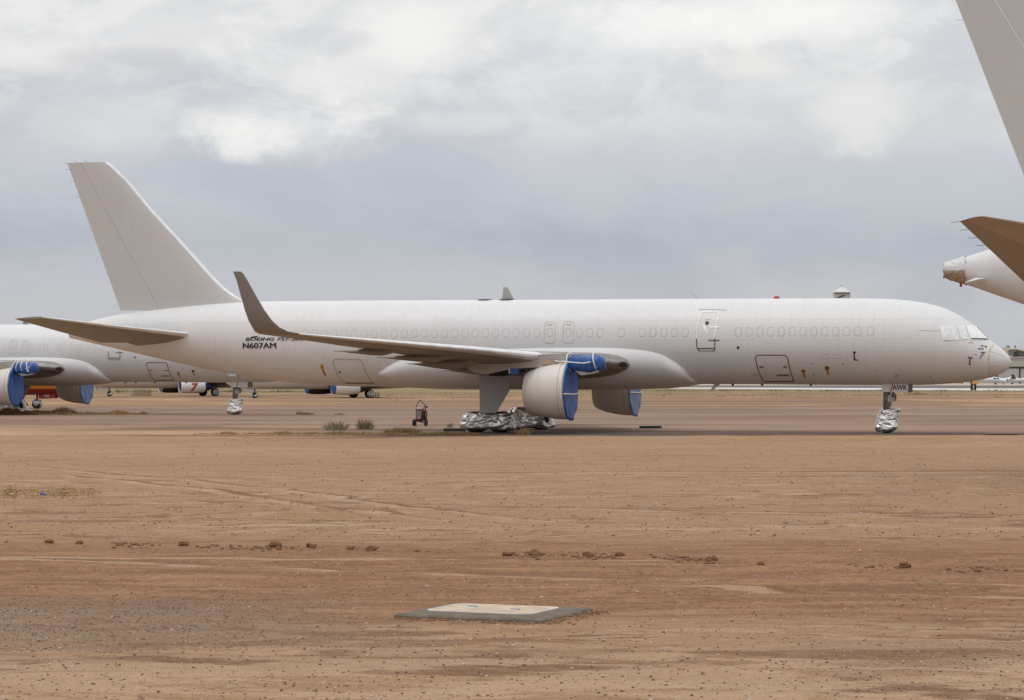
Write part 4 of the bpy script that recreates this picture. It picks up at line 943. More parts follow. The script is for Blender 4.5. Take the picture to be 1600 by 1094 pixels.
t = NT('old concrete ramp'); n = t.noise(t.pos((.02, .02, 1), world=True), 1, 5, .6)
RMP = t.fin(t.mix(n, (.36, .29, .24), (.46, .39, .33)), .8)
d = Vector((.55, -1)).normalized()
def strip(name, pA, pB, pC, pD, z, mat): o = sheet(name, [pA, pB, pC, pD], z, mat); return tag(o, kind='structure')
strip('runway_shoulder', (-200, 1000), (60, 590), (175, 400), (215, 520), .02, PAL) if False else None
strip('runway_shoulder', (-40, 760), (62, 560), (100, 506), (300, 440), .012, PAL).data.vertices
sheetW = None
strip('runway', (-40, 790), (80, 655), (400, 610), (400, 850), .02, ASP)
strip('ramp', (-300, 870), (600, 850), (900, 1800), (-300, 1800), .016, RMP)

# stones and grit: uncountable, one object
def stones(name, n, zmin, zmax, smin, smax, mat, seed, xr=None, region=None):
    r = np.random.default_rng(seed); ico = [(0, .85, .53), (0, -.85, .53), (0, .85, -.53), (0, -.85, -.53), (.85, .53, 0), (-.85, .53, 0), (.85, -.53, 0), (-.85, -.53, 0), (.53, 0, .85), (-.53, 0, .85), (.53, 0, -.85), (-.53, 0, -.85)]
    F = np.array([(0, 8, 9), (0, 9, 5), (0, 5, 2), (0, 2, 4), (0, 4, 8), (1, 9, 8), (1, 7, 9), (1, 3, 7), (1, 6, 3), (1, 8, 6), (2, 5, 11), (2, 11, 10), (2, 10, 4), (3, 11, 7), (3, 10, 11), (3, 6, 10), (4, 10, 6), (4, 6, 8), (5, 9, 7), (5, 7, 11)])
    V0 = np.array(ico); vs = []; fs = []
    for k in range(n):
        if region: x, y = region(r)
        else:
            y = 1 / (1 / zmax + (1 / zmin - 1 / zmax) * r.random()); x = (r.random() * 2 - 1) * .235 * y
        if abs((x + .2) * .92 - (y - 28.4) * .39) < .9 and abs((x + .2) * .39 + (y - 28.4) * .92) < .8: continue
        s_ = smin + (smax - smin) * r.random() ** 4.5
        v = V0 * s_ * (1 + .35 * (r.random((12, 1)) - .5)) * np.array([1 + .5 * r.random(), 1, .55 + .35 * r.random()])
        a = r.random() * 6.28; c, s2 = math.cos(a), math.sin(a); v = v @ np.array([[c, s2, 0], [-s2, c, 0], [0, 0, 1]])
        vs.append(v + [x, y, gz(x, y) + s_ * .25]); fs.append(F + 12 * len(fs))
    V = np.concatenate(vs); F_ = np.concatenate(fs); me = bpy.data.meshes.new(name); me.vertices.add(len(V)); me.vertices.foreach_set('co', V.astype(np.float32).ravel())
    me.loops.add(F_.size); me.loops.foreach_set('vertex_index', F_.ravel().astype(np.int32)); me.polygons.add(len(F_)); me.polygons.foreach_set('loop_start', (np.arange(len(F_)) * 3).astype(np.int32))
    me.update(); me.materials.append(mat); o = bpy.data.objects.new(name, me); COL.objects.link(o); return o
def stone_mat(name, cols):
    t = NT(name); g = t.N.new('ShaderNodeNewGeometry'); r = t.N.new('ShaderNodeValToRGB'); r.color_ramp.interpolation = 'CONSTANT'
    while len(r.color_ramp.elements) < len(cols): r.color_ramp.elements.new(.5)
    for i, (e, c) in enumerate(zip(r.color_ramp.elements, cols)): e.position = i / len(cols); e.color = (*c, 1)
    t.L.new(g.outputs['Random Per Island'], r.inputs[0]); return t.fin(r.outputs[0], .9, spec=.25)
MIXED = stone_mat('mixed grit', [(.30, .18, .11), (.24, .14, .085), (.36, .25, .18), (.15, .12, .105), (.42, .33, .26), (.20, .12, .075), (.12, .08, .06), (.33, .22, .15), (.52, .45, .38)])
GREYS = stone_mat('grey gravel', [(.18, .14, .115), (.12, .10, .09), (.27, .215, .18), (.22, .155, .115), (.085, .075, .07), (.38, .33, .29), (.16, .11, .08)])
CLOD = stone_mat('soil crumbs', [(.22, .125, .07), (.17, .09, .05), (.28, .16, .09), (.20, .11, .06)])
tag(stones('loose_stones', 34000, 20, 90, .002, .015, MIXED, 1), 'loose stones and grit scattered over the dirt', 'stones', kind='stuff')
def reg_f(r):
    y = 1 / (1 / 112 + (1 / 42 - 1 / 112) * r.random()); return (r.random() * 2 - 1) * .22 * y, y
tag(stones('field_stones', 6500, 20, 90, .009, .028, MIXED, 9, region=reg_f), 'darker stones dotted over the pale dirt further back', 'stones', kind='stuff')
def reg_g(r):
    while True:
        y = 24.3 + 6.3 * r.random(); x = -7.2 + 5.6 * r.random() ** 1.2
        if r.random() < .35 + .65 * (x < -2.5): return x, y
tag(stones('grey_gravel', 12000, 20, 60, .002, .011, GREYS, 2, region=reg_g), 'grey gravel spread over the dirt at lower left', 'gravel', kind='stuff')
RX, RY = [-8.2, -7.2, -5.1, -2.05, -.1, 1.8, 2.9, 5.2, 6.6], [40.4, 40.2, 39.7, 38.8, 37.7, 37.5, 36.8, 35.3, 34.8]
def reg_r(r):
    x = r.uniform(-8.2, 6.8)
    while math.sin(x * 2.9) + math.sin(x * 5.3 + 1) + math.sin(x * 1.1) < r.uniform(-.6, 1.6): x = r.uniform(-8.2, 6.8)
    return x, float(np.interp(x, RX, RY)) + r.normal() * .28
tag(stones('soil_crumbs', 1100, 20, 60, .006, .040, CLOD, 3, region=reg_r), 'crumbs of brown soil along the tyre ridge', 'soil', kind='stuff')
def reg_p(r):
    a = r.random(); 
    if a < .5: u = r.random(); x, y = .3 + .56 * u + abs(r.normal()) * .12, 27.34 + 1.36 * u - abs(r.normal()) * .1
    else: u = r.random(); x, y = -1.25 + 1.55 * u + r.normal() * .05, 28.0 - .66 * u - abs(r.normal()) * .14 - .03
    return x, y
tag(stones('pad_crumbs', 900, 20, 60, .004, .022, CLOD, 5, region=reg_p), 'crumbled soil banked along the edges of the concrete pad', 'soil', kind='stuff')
# the larger clods one can pick out
def clod(name, x, y, s_, seed, label, group='clods and stones on the dirt', mat=None, flat=.6):
    m = crumple_box((0, 0, 0), (s_, s_ * .7, s_ * flat), .9, s_ * .35, seed, 18, 12, freq=1.6 / s_)
    o = m.build(name, mat or CLODM, None, 30); o.location = (x, y, gz(x, y) + s_ * flat * .35); tag(o, label, 'clod', group); return o
t = NT('clod soil'); p_ = t.pos(); CLODM = t.fin(t.mix(t.noise(p_, 12, 4, .7), (.12, .06, .032), (.24, .13, .07)), .95, 0, t.bump(t.noise(p_, 25, 5), .8, .02), spec=.15)
def gp(px, py): Y = 2.58 * 4069.4 / (py - 590); return (px - 800) / 4069.4 * Y, Y
n_ = 0
for px, py, wpx, lab in ((76, 852, 15, 'leftmost lone brown clod of soil on the tyre ridge in the left foreground'), (124, 853, 12, 'small brown clod just right of the leftmost clod on the tyre ridge'), (287, 855, 17, 'flat brown clod on the tyre ridge, right of the first group'), (430, 858, 20, 'flat brown clod at the start of a crumbly row above the grey gravel'), (486, 859, 18, 'brown clod midway along the crumbly row left of the concrete pad'), (548, 861, 13, 'small brown clod at the end of the crumbly row left of the concrete pad'), (581, 862, 17, 'clod on the tyre ridge behind the left end of the concrete pad'), (793, 869, 16, 'brown clod on the tyre ridge behind the middle of the pale pad lid'), (836, 869, 22, 'widest flat clod, on the tyre ridge behind the right end of the pale lid'), (918, 870, 16, 'brown clod on the tyre ridge behind the right corner of the concrete pad'), (968, 870, 16, 'brown clod on the tyre ridge just right of the concrete pad'), (1112, 877, 19, 'biggest round brown clod, on the tyre ridge right of the concrete pad'), (1188, 883, 13, 'dark grey clod beside the biggest round clod'), (1414, 888, 19, 'flat clod on the tyre ridge below the nose of the airliner'), (1527, 893, 12, 'rightmost small clod of the tyre ridge')):
    x, y = gp(px, py); clod('soil_clod', x, y, wpx / 2 / 4069.4 * y, n_ + 3, lab); n_ += 1
PST = plain('pale stone', (.46, .37, .30), .9)
x, y = gp(667, 918); clod('stone', x, y, .03, 30, 'small pale stone behind the concrete pad, left of its middle', mat=PST)['category'] = 'stone'
x, y = gp(847, 935); clod('stone', x, y, .03, 31, 'small pale stone behind the right half of the concrete pad', mat=PST)['category'] = 'stone'

# concrete pad with its pale cover
def pad():
    L_, BL, R_, FR = Vector((-1.25, 28.0)), Vector((-.685, 29.36)), Vector((.86, 28.7)), Vector((.302, 27.34))
    o_ = Vector((-1.25, 28.0)); u = (FR - L_).normalized(); v = (BL - L_).normalized(); root = empty('concrete_pad', (o_.x, o_.y, 0), math.atan2(u.y, u.x))
    tag(root, 'flat grey concrete pad with a pale rounded lid, set in the dirt in the foreground', 'utility pad')
    t = NT('pad concrete'); p = t.pos(); n = t.noise(p, 5, 6, .65); c = t.mix(t.rm(n, .35, .7), (.105, .085, .062), (.165, .135, .10)); c = t.mix(t.mth('MULTIPLY', t.rm(t.noise(p, 2, 5, .6), .55, .7), .5), c, (.30, .20, .13))
    con = t.fin(c, .9, 0, t.bump(t.noise(p, 30, 5), .5, .01))
    m = MB(); rings = []
    for ins, z in ((-.02, -.06), (-.015, .02), (0, .034), (.02, .042)):
        pts = []
        for k, (a, b) in enumerate(((0, 0), (1.68, 0), (1.68, 1.47), (0, 1.47))):
            nx_ = ((0, 0), (1.68, 0), (1.68, 1.47), (0, 1.47))[(k + 1) % 4]
            for q in range(12):
                uu = a + (nx_[0] - a) * q / 12; vv = b + (nx_[1] - b) * q / 12
                uu = ins + uu * (1.68 - 2 * ins) / 1.68; vv = ins + vv * (1.47 - 2 * ins) / 1.47
                j = .012 * math.sin(q * 2.7 + k * 3) * (z < .03); pts.append((uu + j, vv + j, z))
        rings.append(pts)
    m.loft(rings); m.build('slab', con, root, 30)
    t = NT('lid'); p = t.pos(); n = t.noise(p, 4, 6, .65); c = t.mix(t.rm(n, .35, .65), (.42, .315, .225), (.54, .435, .33)); c = t.mix(t.mth('MULTIPLY', t.rm(t.noise(p, 9, 5, .7), .6, .75), .6), c, (.25, .17, .11))
    lid = t.fin(c, .8, 0, t.bump(n, .3, .01))
    def rr(u0, u1, v0, v1, r): return [(x, z) for x, z in rrect((u0 + u1) / 2, (v0 + v1) / 2, u1 - u0, v1 - v0, r, 6)]
    a = rr(.13, 1.38, .42, 1.38, .14); b = rr(.16, 1.35, .45, 1.35, .12)
    m = MB(); m.loft([[(x, y, .04) for x, y in a], [(x, y, .050) for x, y in a], [(x, y, .050) for x, y in b], [(x, y, .044) for x, y in b]], cap=False); m.build('lid_rim', plain('pale rim', (.60, .57, .52), .8), root, 0)
    MB().prism([(x, y, .038) for x, y in b], (0, 0, .009)).build('lid', lid, root, 0)
    for x, y in ((.45, .95), (1.02, .82)):
        h_ = MB().prism([(px_, py_, .0475) for px_, py_ in rrect(x, y, .13, .09, .03)], (0, 0, .004)).build('lifting_eye', plain('pale metal', (.62, .62, .62), .5), root, 0)
        MB().tube([(x - .05, y + .04, .055), (x + .06, y + .05, .055)], .007, 5).build('handle', M['strut'], h_)
pad()

# ------------------------------------------------------------------ small things on the apron
def extinguisher():
    x, y = gp(657, 667); root = empty('fire_extinguisher', (x, y, .03), R(-14)); tag(root, 'red wheeled fire extinguisher cart standing left of the covered main wheels', 'fire extinguisher')
    MB().lathe((0, 0, .26), (0, 0, 1), [(0, .12), (.04, .2), (.10, .22), (.55, .22), (.62, .19), (.68, .07), (.74, .05)], 24).build('tank', M['red_dark'], root, 40)
    m = MB(); m.tube([(-.26, .08, .0), (-.25, .06, .5), (-.25, .06, 1.05), (-.10, .02, 1.28), (-.06, 0, 1.34), (.0, 0, 1.37), (.06, 0, 1.32), (.22, 0, 1.12), (.40, -.02, 1.0)], .022, 8)
    m.tube([(.26, .08, .04), (.25, .06, .5), (.24, .06, 1.05)], .022, 8); m.tube([(-.25, .06, .28), (.25, .06, .18)], .03, 8); m.tube([(-.25, .06, .95), (.25, .06, .95)], .02, 8); m.build('frame', M['charcoal'], root)
    MB().box((0, -.225, .96), (.15, .02, .035)).build('gauge_bar', M['strap'], root, 0)
    MB().box((-.02, -.235, .68), (.13, .012, .13)).build('instruction_plate', plain('grey plate', (.22, .23, .22), .6, var=.4, scale=12), root, 0)
    MB().box((-.02, -.24, .46), (.10, .012, .06)).build('instruction_plate', plain('pale plate', (.34, .35, .34), .6, var=.5, scale=16), root, 0)
    m = MB(); pts = [(.30 + .05 * math.cos(a * 1.0), -.06 + .02 * k, .58 + .24 * math.sin(a)) for k in range(3) for a in [2 * math.pi * j / 14 for j in range(14)]]
    m.tube(pts, .026, 6); m.tube([(.36, -.05, 1.04), (.42, -.08, 1.0), (.30, -.1, .98), (.24, -.08, 1.05)], .03, 6); m.build('hose', M['rubber'], root)
    for sx, r in ((-.37, .19), (.27, .19)):
        MB().lathe((sx - .05, .08, r), (1, 0, 0), [(0, r * .5), (0, r * .9), (.02, r), (.09, r), (.11, r * .9), (.11, r * .5)], 22).build('wheel', M['rubber'], root, 40)
extinguisher()
def slab(px0, px1, py, name, label, h=.05, dp=.5, z=.03, mat='charcoal', cat='board'):
    x0, y = gp(px0, py); x1, _ = gp(px1, py); root = MB().box(((x1 - x0) / 2, dp / 2, h / 2), ((x1 - x0) / 2, dp / 2, h / 2)).build(name, M[mat], None, 0)
    root.location = (x0, y, z); tag(root, label, cat); return root
slab(1000, 1034, 669.5, 'black_board', 'black board lying flat on the tarmac right of the far engine cowl', .10, 1.2)
slab(1541, 1592, 679.8, 'steel_plate', 'thin dark plate lying on the tarmac under the nose at right', .04, 1.0, mat='seam_brown', cat='plate')
slab(693, 727, 675, 'wheel_chock', 'long dark chock beam left of the foil-covered main wheels', .14, .5, cat='chock')
# litter
LIT = plain('blue litter', (.03, .10, .35), .5)
x, y = gp(68, 773); o = MB().box((0, 0, .02), (.06, .05, .02), Matrix.Rotation(.3, 3, 'Y')).build('litter', LIT, None, 0); o.location = (x, y, gz(x, y)); tag(o, 'scrap of blue plastic lying in dry grass at left', 'litter')
x, y = gp(610, 835); o = MB().box((0, 0, .015), (.05, .04, .015), Matrix.Rotation(.4, 3, 'Y')).build('litter', PST, None, 0); o.location = (x, y, gz(x, y)); tag(o, 'pale scrap of litter on the dirt, centre left', 'litter')

# ------------------------------------------------------------------ weeds
def leaf_mat(name, c0, c1):
    t = NT(name); g = t.N.new('ShaderNodeNewGeometry'); c = t.mix(g.outputs['Random Per Island'], c0, c1); m = t.fin(c, .8, spec=.2); return m
SAGE = leaf_mat('sage weed', (.20, .19, .10), (.36, .32, .20)); DRY = leaf_mat('dry grass', (.22, .13, .045), (.42, .28, .12)); BRN = leaf_mat('brown brush', (.12, .06, .022), (.24, .13, .05)); GRN = leaf_mat('green weed', (.06, .08, .025), (.14, .15, .05))
def blades(m, cx, cy, cz, rad, h, n, w, r, spread=1.0):
    for _ in range(n):
        a = r.random() * 6.28; d = rad * r.random() ** .7; x, y = cx + d * math.cos(a), cy + d * math.sin(a) * .6; hh = h * (.45 + .55 * r.random()) * (1 - .5 * (d / rad) ** 2)
        ox, oy = (r.random() - .5) * hh * spread + .5 * spread * d * math.cos(a), (r.random() - .5) * hh * spread; b = r.random() * 6.28; wx, wy = w * math.cos(b), w * math.sin(b)
        m.add([(x - wx, y - wy, cz), (x + wx, y + wy, cz), (x + ox * .45 + wx, y + oy * .45 + wy, cz + hh * .6), (x + ox, y + oy, cz + hh), (x + ox * .45 - wx, y + oy * .45 - wy, cz + hh * .6)], [(0, 1, 2, 3, 4)])
rw = np.random.default_rng(5)
def bush(px, py, rad, h, n, mat, name, label, cat='weed', w=.012, grp=None):
    x, y = gp(px, py); m = MB(); blades(m, 0, 0, 0, rad, h, n, w, rw); o = m.build(name, mat, None, 0, recalc=False); o.location = (x, y, .0 + (gz(x, y) if y < 116 else .03)); tag(o, label, cat, grp); return o
bush(526, 673.5, .56, .58, 170, SAGE, 'weed_bush', 'wider left grey-green weed bush at the tarmac edge')
bush(570, 672, .38, .72, 120, SAGE, 'weed_bush', 'narrower right grey-green weed bush with tall stems at the tarmac edge')
bush(629, 678, .7, .38, 260, DRY, 'weed_bush', 'low yellow weed at the tarmac edge left of the fire extinguisher')
bush(479, 649, .45, .26, 200, DRY, 'weed_tuft', 'small yellowish tuft on the tarmac behind the weed bushes')
bush(531, 649, .30, .16, 120, DRY, 'weed_tuft', 'tiny dry tuft on the tarmac right of the yellowish tuft')
bush(467, 648, .2, .3, 60, SAGE, 'weed_tuft', 'small grey tuft just left of the yellowish tuft')
bush(703, 669, .14, .35, 40, SAGE, 'weed_tuft', 'thin weed behind the dark chock beam')
bush(818, 680, .35, .4, 90, DRY, 'weed_tuft', 'sparse dry grass stalks in front of the covered main wheels')
bush(1431, 618, 1.4, .9, 120, DRY, 'weed_tuft', 'distant tall yellow weed right of the nose wheel')
for px, h_, mat in ((75, .9, BRN), (90, .5, BRN), (130, .45, DRY), (144, .4, SAGE)):
    pass
def band(name, label, px0, px1, py, n, hmin, hmax, mats, wid, cat='grass'):
    m = MB(); 
    for _ in range(n):
        px = rw.uniform(px0, px1); x, y = gp(px, py); y += rw.normal() * wid; x = (px - 800) / 4069.4 * y; z = .03 if y > 116.5 else gz(x, y)
        cl = .3 + .7 * (math.sin(px * .11) * math.sin(px * .037 + 1) * .5 + .5)
        if rw.random() > cl: continue
        blades(m, x, y, z, .16, rw.uniform(hmin, hmax) * cl, 5, .012, rw, .8)
    o = m.build(name, mats, None, 0, recalc=False); return tag(o, label, cat, kind='stuff')
band('brown_brush', 'low brown brush along the tarmac edge at far left', 0, 118, 647.5, 1300, .2, .75, BRN, 1.6, 'brush')
band('dry_grass', 'dry yellow grass strip at the tarmac edge, far left', 60, 230, 648, 900, .12, .45, DRY, 1.6)
band('roadside_grass', 'short dry grass along the near tarmac edge', 300, 760, 679.5, 900, .05, .20, DRY, .8)
band('roadside_weeds', 'grey-green low weeds along the near tarmac edge', 420, 740, 678.5, 350, .05, .22, SAGE, .8)
band('straw_patch', 'flattened straw in the dirt at left', 0, 150, 770, 700, .01, .05, DRY, 1.3)
band('field_weeds', 'olive weeds growing in the strip before the runway', 900, 1600, 611.0, 1500, .2, .6, GRN, 14)
band('field_straw', 'dry weeds in the strip before the runway', 560, 1600, 618.0, 1300, .15, .5, DRY, 40)
band('infield_grass', 'dry green grass behind the distant jets', 180, 500, 613.0, 900, .2, .8, GRN, 12)

# ------------------------------------------------------------------ far side of the field
def rack(px, py, n, label, step, h, redlast=True):
    x, y = gp(px, py); root = empty('barrier_rack', (x, y, .0), 0); tag(root, label, 'barriers')
    for k in range(n):
        m = MB(); xx = k * step
        for dy in (-.5, .5): m.tube([(xx, dy, 0), (xx + .05, dy, h)], .03, 5)
        m.tube([(xx + .05, -.5, h), (xx + .05, .5, h)], .03, 5); m.tube([(xx, -.5, h * .4), (xx + .5 * step, .5, h * .45)], .025, 5); m.tube([(xx - .3, -.5, .05), (xx + .3, -.5, .05)], .03, 5)
        m.build('frame_bar', M['red_dark'] if redlast and k >= n - 2 else M['strut'], root)
rack(208, 618.5, 10, 'row of nested grey metal frames with a red end, far behind on the left', .27, .85)
rack(581, 621.5, 5, 'row of dark barrier posts beside the distant jet wheels', .22, .65, False)

def sign(px, py, w, h, mat, name, label, txt=None, ends=None):
    x, y = gp(px, py); root = empty(name, (x, y, 0), 0); tag(root, label, 'airfield sign')
    MB().box((0, 0, h / 2 + .25), (w / 2, .12, h / 2)).build('panel', M[mat], root, 0)
    for s_ in (-1, 1): MB().box((s_ * w * .35, 0, .125), (.06, .06, .125)).build('leg', M['strut'], root, 0)
    if txt:
        vs, fs, tw = text_verts(txt, h * .72, .03); MB().add([(xx - tw / 2, -.13, .25 + h * .14 + z) for xx, z in vs], fs).build('lettering', M['strap'], root, 0, recalc=False)
    if ends:
        for a, b in ends: MB().box((a, -.125, h / 2 + .25), (b, .01, h * .5)).build('black_panel', M['black'], root, 0)
sign(1521, 611.6, 1.05, 1.15, 'black', 'distance_sign', 'black square sign with a white 1 beside the runway', '1')
sign(1524, 600.6, 2.7, .8, 'orange', 'taxiway_sign', 'yellow airfield sign with a black left end, right behind the black sign', None, [(-1.65, .3)])
sign(1498.5, 600.6, 2.4, .6, 'orange', 'taxiway_sign', 'yellow airfield sign half hidden under the nose of the airliner', None, [(1.35, .2)])

t = NT('hangar cladding'); p_ = t.pos(); w_ = t.N.new('ShaderNodeTexWave'); w_.inputs['Scale'].default_value = 1.2; t.L.new(p_, w_.inputs[0])
HANG = t.fin(t.mix(t.noise(p_, .2, 4), (.40, .36, .31), (.47, .43, .375)), .7, 0, t.bump(w_.outputs['Fac'], .3, .05))
CREAM = plain('cream wall', (.66, .58, .46), .8); DROOF = plain('dark grey roof', (.13, .125, .12), .7); LTG = plain('light grey door', (.42, .41, .40), .6)
def wp(px, Y): return (px - 800) / 4069.4 * Y
Yh = 1150.0; K = 4069.4 / Yh
def hangar():
    x0, x1 = wp(1535, Yh), wp(1700, Yh); hgt = 2.58 + (590 - 561) / K
    r = empty('hangar', (x0, Yh, 0)); tag(r, 'low beige hangar with a grey sliding door behind the parked light planes', 'hangar'); W = x1 - x0
    MB().prism([(0, 0, 0), (W, 0, 0), (W, 0, hgt + 1.4), (0, 0, hgt)], (0, 40, 0)).build('wall', HANG, r, 0)
    MB().prism([(-.5, -.6, hgt), (W, -.6, hgt + 1.4), (W, -.6, hgt + 1.9), (-.5, -.6, hgt + .5)], (0, 41, 0)).build('roof', LTG, r, 0)
    dx0 = wp(1569, Yh) - x0; dx1 = wp(1592, Yh) - x0; dh = 2.58 + (590 - 575.5) / K
    d_ = MB().box(((dx0 + dx1) / 2, -.15, dh / 2), ((dx1 - dx0) / 2, .1, dh / 2)).build('door', LTG, r, 0)
    MB().box(((dx0 + dx1) / 2, -.3, dh + .3), ((dx1 - dx0) / 2 + 4, .12, .35)).build('door_track', M['charcoal'], r, 0)
    MB().box((dx1 + .3, -.3, dh / 2), (.25, .12, dh / 2)).build('door_post', M['charcoal'], r, 0)
hangar()
def warehouse():
    Y = 1300.0; k = 4069.4 / Y; x0 = wp(1562, Y); x1 = wp(1588, Y); h = 2.58 + (590 - 543.5) / k
    r = empty('warehouse', (x0, Y, 0)); tag(r, 'cream flat-roofed building rising behind the hangar', 'building')
    MB().box(((x1 - x0) / 2, 10, h / 2), ((x1 - x0) / 2, 10, h / 2)).build('wall', CREAM, r, 0)
    for dx in (4.0, 5.0): MB().box((dx, 2, h + .25), (.3, .3, .9)).build('roof_vent', DROOF, r, 0)
    MB().box((x1 - x0 - .6, -.1, h - 2), (.35, .1, 3.2)).build('downpipe', DROOF, r, 0)
    MB().box((-.0, 9.8, h + .15), ((x1 - x0) * .0 + .4, 10, .25)).build('parapet', CREAM, r, 0)
    r = empty('office_building', (wp(1587, 1280), 1280, 0)); tag(r, 'building with a sloping dark roof at the right edge behind the tree', 'building')
    k = 4069.4 / 1280; h1 = 2.58 + (590 - 543) / k; h2 = 2.58 + (590 - 551) / k
    MB().prism([(0, 0, 0), (24, 0, 0), (24, 0, h2 - 1.5), (0, 0, h1 - 1.0)], (0, 18, 0)).build('wall', DROOF, r, 0)
    MB().prism([(-.3, -1, h1 - .9), (24, -1, h2 - 4.0), (24, -1, h2 - 3.4), (-.3, -1, h1 - .1)], (0, 20, 0)).build('roof', CREAM, r, 0)
    r = empty('shed', (wp(1581, 1240), 1240, 0)); tag(r, 'small tan shed with two windows left of the tree, above the hangar roof', 'shed')
    k = 4069.4 / 1240; h = 2.58 + (590 - 555) / k
    MB().box((1.3, 3, h / 2), (1.5, 3, h / 2)).build('wall', M['tanpatch'], r, 0)
    for dx in (.7, 1.9): MB().box((dx, -.04, h - 1.2), (.3, .05, .5)).build('window', M['dark'], r, 0)
warehouse()
def tree(px, Y, top, r_, label, seed):
    rr_ = np.random.default_rng(seed); x = wp(px, Y); k = 4069.4 / Y; h = 2.58 + (590 - top) / k; root = empty('tree', (x, Y, 0)); tag(root, label, 'tree')
    m = MB(); m.tube([(0, 0, 0), (.1, 0, h * .35), (.05, 0, h * .6), (-.2, .1, h * .85)], [.28, .22, .16, .05], 8)
    for q in range(7):
        a = q * .9; m.tube([(0, 0, h * (.35 + .05 * q)), (r_ * .4 * math.cos(a), r_ * .4 * math.sin(a), h * (.5 + .05 * q)), (r_ * .8 * math.cos(a), r_ * .8 * math.sin(a), h * (.6 + .045 * q))], [.12, .08, .03], 6)
    m.build('trunk', BRN, root)
    m = MB(); n = 4200
    cl = [(rr_.normal() * r_ * .45, rr_.normal() * r_ * .45, h * (.68 + .2 * rr_.normal() * .6), r_ * (.25 + .2 * rr_.random())) for _ in range(16)]
    for _ in range(n):
        c = cl[rr_.integers(16)]; d = rr_.normal(size=3); d /= np.linalg.norm(d); p = np.array(c[:3]) + d * c[3] * rr_.random() ** .4; p[2] = min(p[2], h)
        a, b = rr_.normal(size=3) * .22, rr_.normal(size=3) * .22; m.add([p, p + a, p + a + b, p + b], [(0, 1, 2, 3)])
    m.build('crown', TREEM, root, 0, recalc=False)
TREEM = leaf_mat('tree leaves', (.035, .055, .02), (.10, .12, .05))
tree(1594, 1215, 551, 4.6, 'green tree at the right edge in front of the sloping dark roof', 8)

def light_plane(px, Y, yaw, label, tailm, stripe, sc=1.0, high=False):
    r = empty('light_plane', (wp(px, Y), Y, 0), yaw, scale=sc); tag(r, label, 'light plane')
    H = Hull([(0, 1.35), (.3, 1.6), (1.6, 1.75), (2.1, 2.05), (2.6, 2.4), (4, 2.45), (5, 2.1), (9, 1.75)], [(0, 1.15), (.3, .95), (1.6, .8), (4, .8), (5.5, 1.0), (9, 1.5)], [(0, .15), (.3, .45), (1.6, .58), (4, .62), (5.5, .45), (9, .12)], 9)
    f = H.mesh([0, .15, .3, .8, 1.6, 1.9, 2.1, 2.4, 2.6, 3.2, 4, 4.5, 5, 6, 7.5, 9]).build('fuselage', WP, r, 60)
    for s_ in (1, -1):
        MB().add(*patch(H, [(2.2, 1.75), (3.1, 1.75), (3.05, 2.28), (2.55, 2.25)], .02, s_)).build('window', M['charcoal'], f, 0, recalc=False)
        MB().add(*patch(H, [(3.25, 1.75), (4.3, 1.75), (4.1, 2.25), (3.25, 2.28)], .02, s_)).build('window', M['charcoal'], f, 0, recalc=False)
        MB().add(*patch(H, [(1, 1.3), (6.5, 1.45), (6.5, 1.6), (1, 1.42)], .015, s_)).build('stripe', M[stripe], f, 0, recalc=False)
        z0 = 2.4 if high else .9
        surface_mesh([(2.4, .4 * s_, z0, 1.7, .05, .13), (2.7, 5.6 * s_, z0 + .45, 1.2, .03, .12)], 0, 1).build('wing', WP, r, 50)
        surface_mesh([(8.0, .05 * s_, 1.75, 1.0, 0, .09), (8.3, 1.9 * s_, 1.78, .7, 0, .09)], 0, 1).build('stabilizer', WP, r, 50)
        MB().tube([(3.6, .9 * s_, .95), (3.6, 1.2 * s_, .3)], .05, 6).build('gear_leg', WP, r); wheel(r, (3.6, 1.2 * s_, .22), .22, .16)
    MB().loft([foil_ring((x, 0, z), c, (0, 1, 0), .1) for x, z, c in ((7.4, 1.6, 1.7), (8.5, 3.2, .85))]).build('tail_fin', M[tailm], r, 50)
    MB().tube([(1.0, 0, 1.0), (1.0, 0, .3)], .05, 6).build('gear_leg', WP, r); wheel(r, (1.0, 0, .2), .2, .14)
    m = MB(); m.lathe((0, 0, 1.25), (-1, 0, 0), [(-.05, .16), (.2, .1), (.3, .02)], 12); m.box((-.12, 0, 1.25), (.02, .09, .95)); m.build('propeller', M['charcoal'], r, 0)
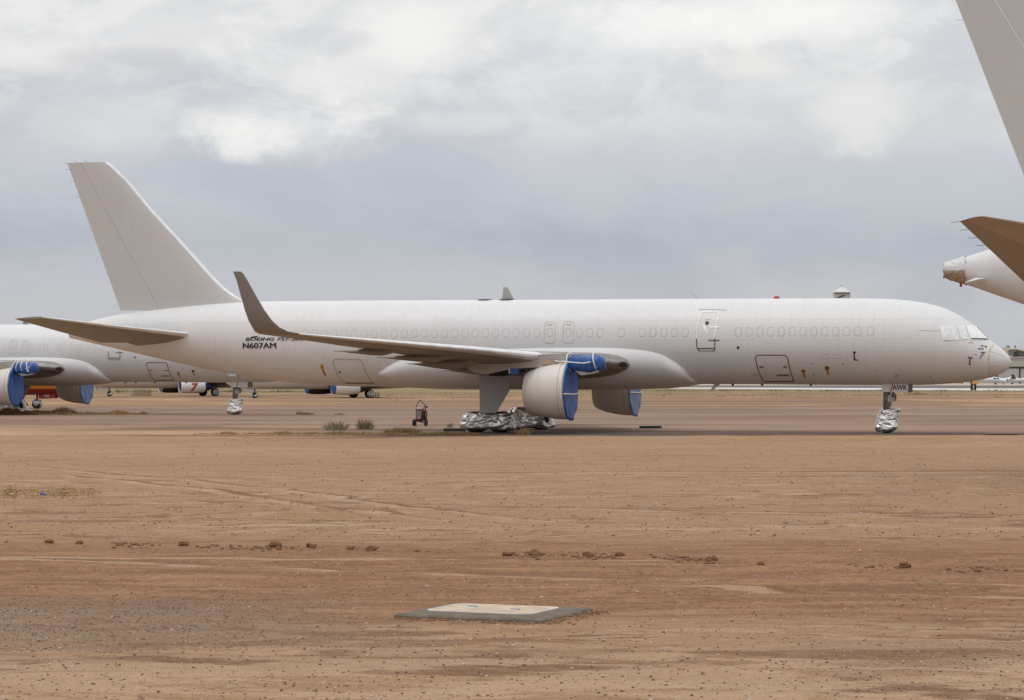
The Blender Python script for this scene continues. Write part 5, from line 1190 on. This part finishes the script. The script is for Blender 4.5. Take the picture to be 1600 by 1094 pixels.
WP = plain('light plane white', (.74, .75, .77), .35, var=.04)
light_plane(1573, 960, R(160), 'leftmost white light plane, bright blue tail, just under the airliner nose', 'blue', 'blue', 1.15)
light_plane(1599, 1030, R(162), 'middle white light plane with a navy blue tail', 'navy', 'red_dark', 1.2)
light_plane(1627, 940, R(165), 'rightmost white light plane with a dark red tail, cut by the picture edge', 'red_dark', 'red_dark', 1.15)

def tower():
    Y = 950.0; k = 4069.4 / Y; x = wp(1315, Y); w = 12.2 / k; ze = 2.58 + (590 - 457.5) / k; za = 2.58 + (590 - 447) / k
    r = empty('tower', (x, Y, 0)); tag(r, 'pale square tower with a pyramid roof and blue swoosh, rising above the fuselage', 'tower')
    MB().box((0, 0, ze / 2), (w * .97, w * .97, ze / 2)).build('wall', plain('tower wall', (.46, .43, .39), .8, scale=.3), r, 0)
    b = w * 1.06; m = MB(); m.add([(-b, -b, ze), (b, -b, ze), (b, b, ze), (-b, b, ze), (-b, -b, ze + .18), (b, -b, ze + .18), (b, b, ze + .18), (-b, b, ze + .18), (0, 0, za)], [(3, 2, 1, 0), (0, 1, 5, 4), (1, 2, 6, 5), (2, 3, 7, 6), (3, 0, 4, 7), (4, 5, 8), (5, 6, 8), (6, 7, 8), (7, 4, 8)])
    m.build('roof', plain('pale roof', (.62, .60, .57), .7), r, 0)
    MB().box((0, -w * .985, ze - .28), (w * .965, .04, .28)).build('eave_band', plain('brown band', (.24, .17, .13), .8), r, 0)
    MB().lathe((0, 0, za - .1), (0, 0, 1), [(0, .22), (.4, .2), (.5, .05)], 10).build('finial', M['strut'], r)
    up, lo = [], []
    for q in range(13):
        u = q / 12; xx = -w * .75 + w * 1.15 * u; zz = ze - 2.15 + 1.15 * math.sin(u * 1.45); th = .12 + .42 * math.sin(math.pi * min(1, u * .9 + .05)) ; up.append((xx, -w * .99, zz + th / 2)); lo.append((xx, -w * .99, zz - th / 2))
    MB().prism(up + lo[::-1], (0, -.03, 0)).build('blue_emblem', M['navy'], r, 0)
tower()
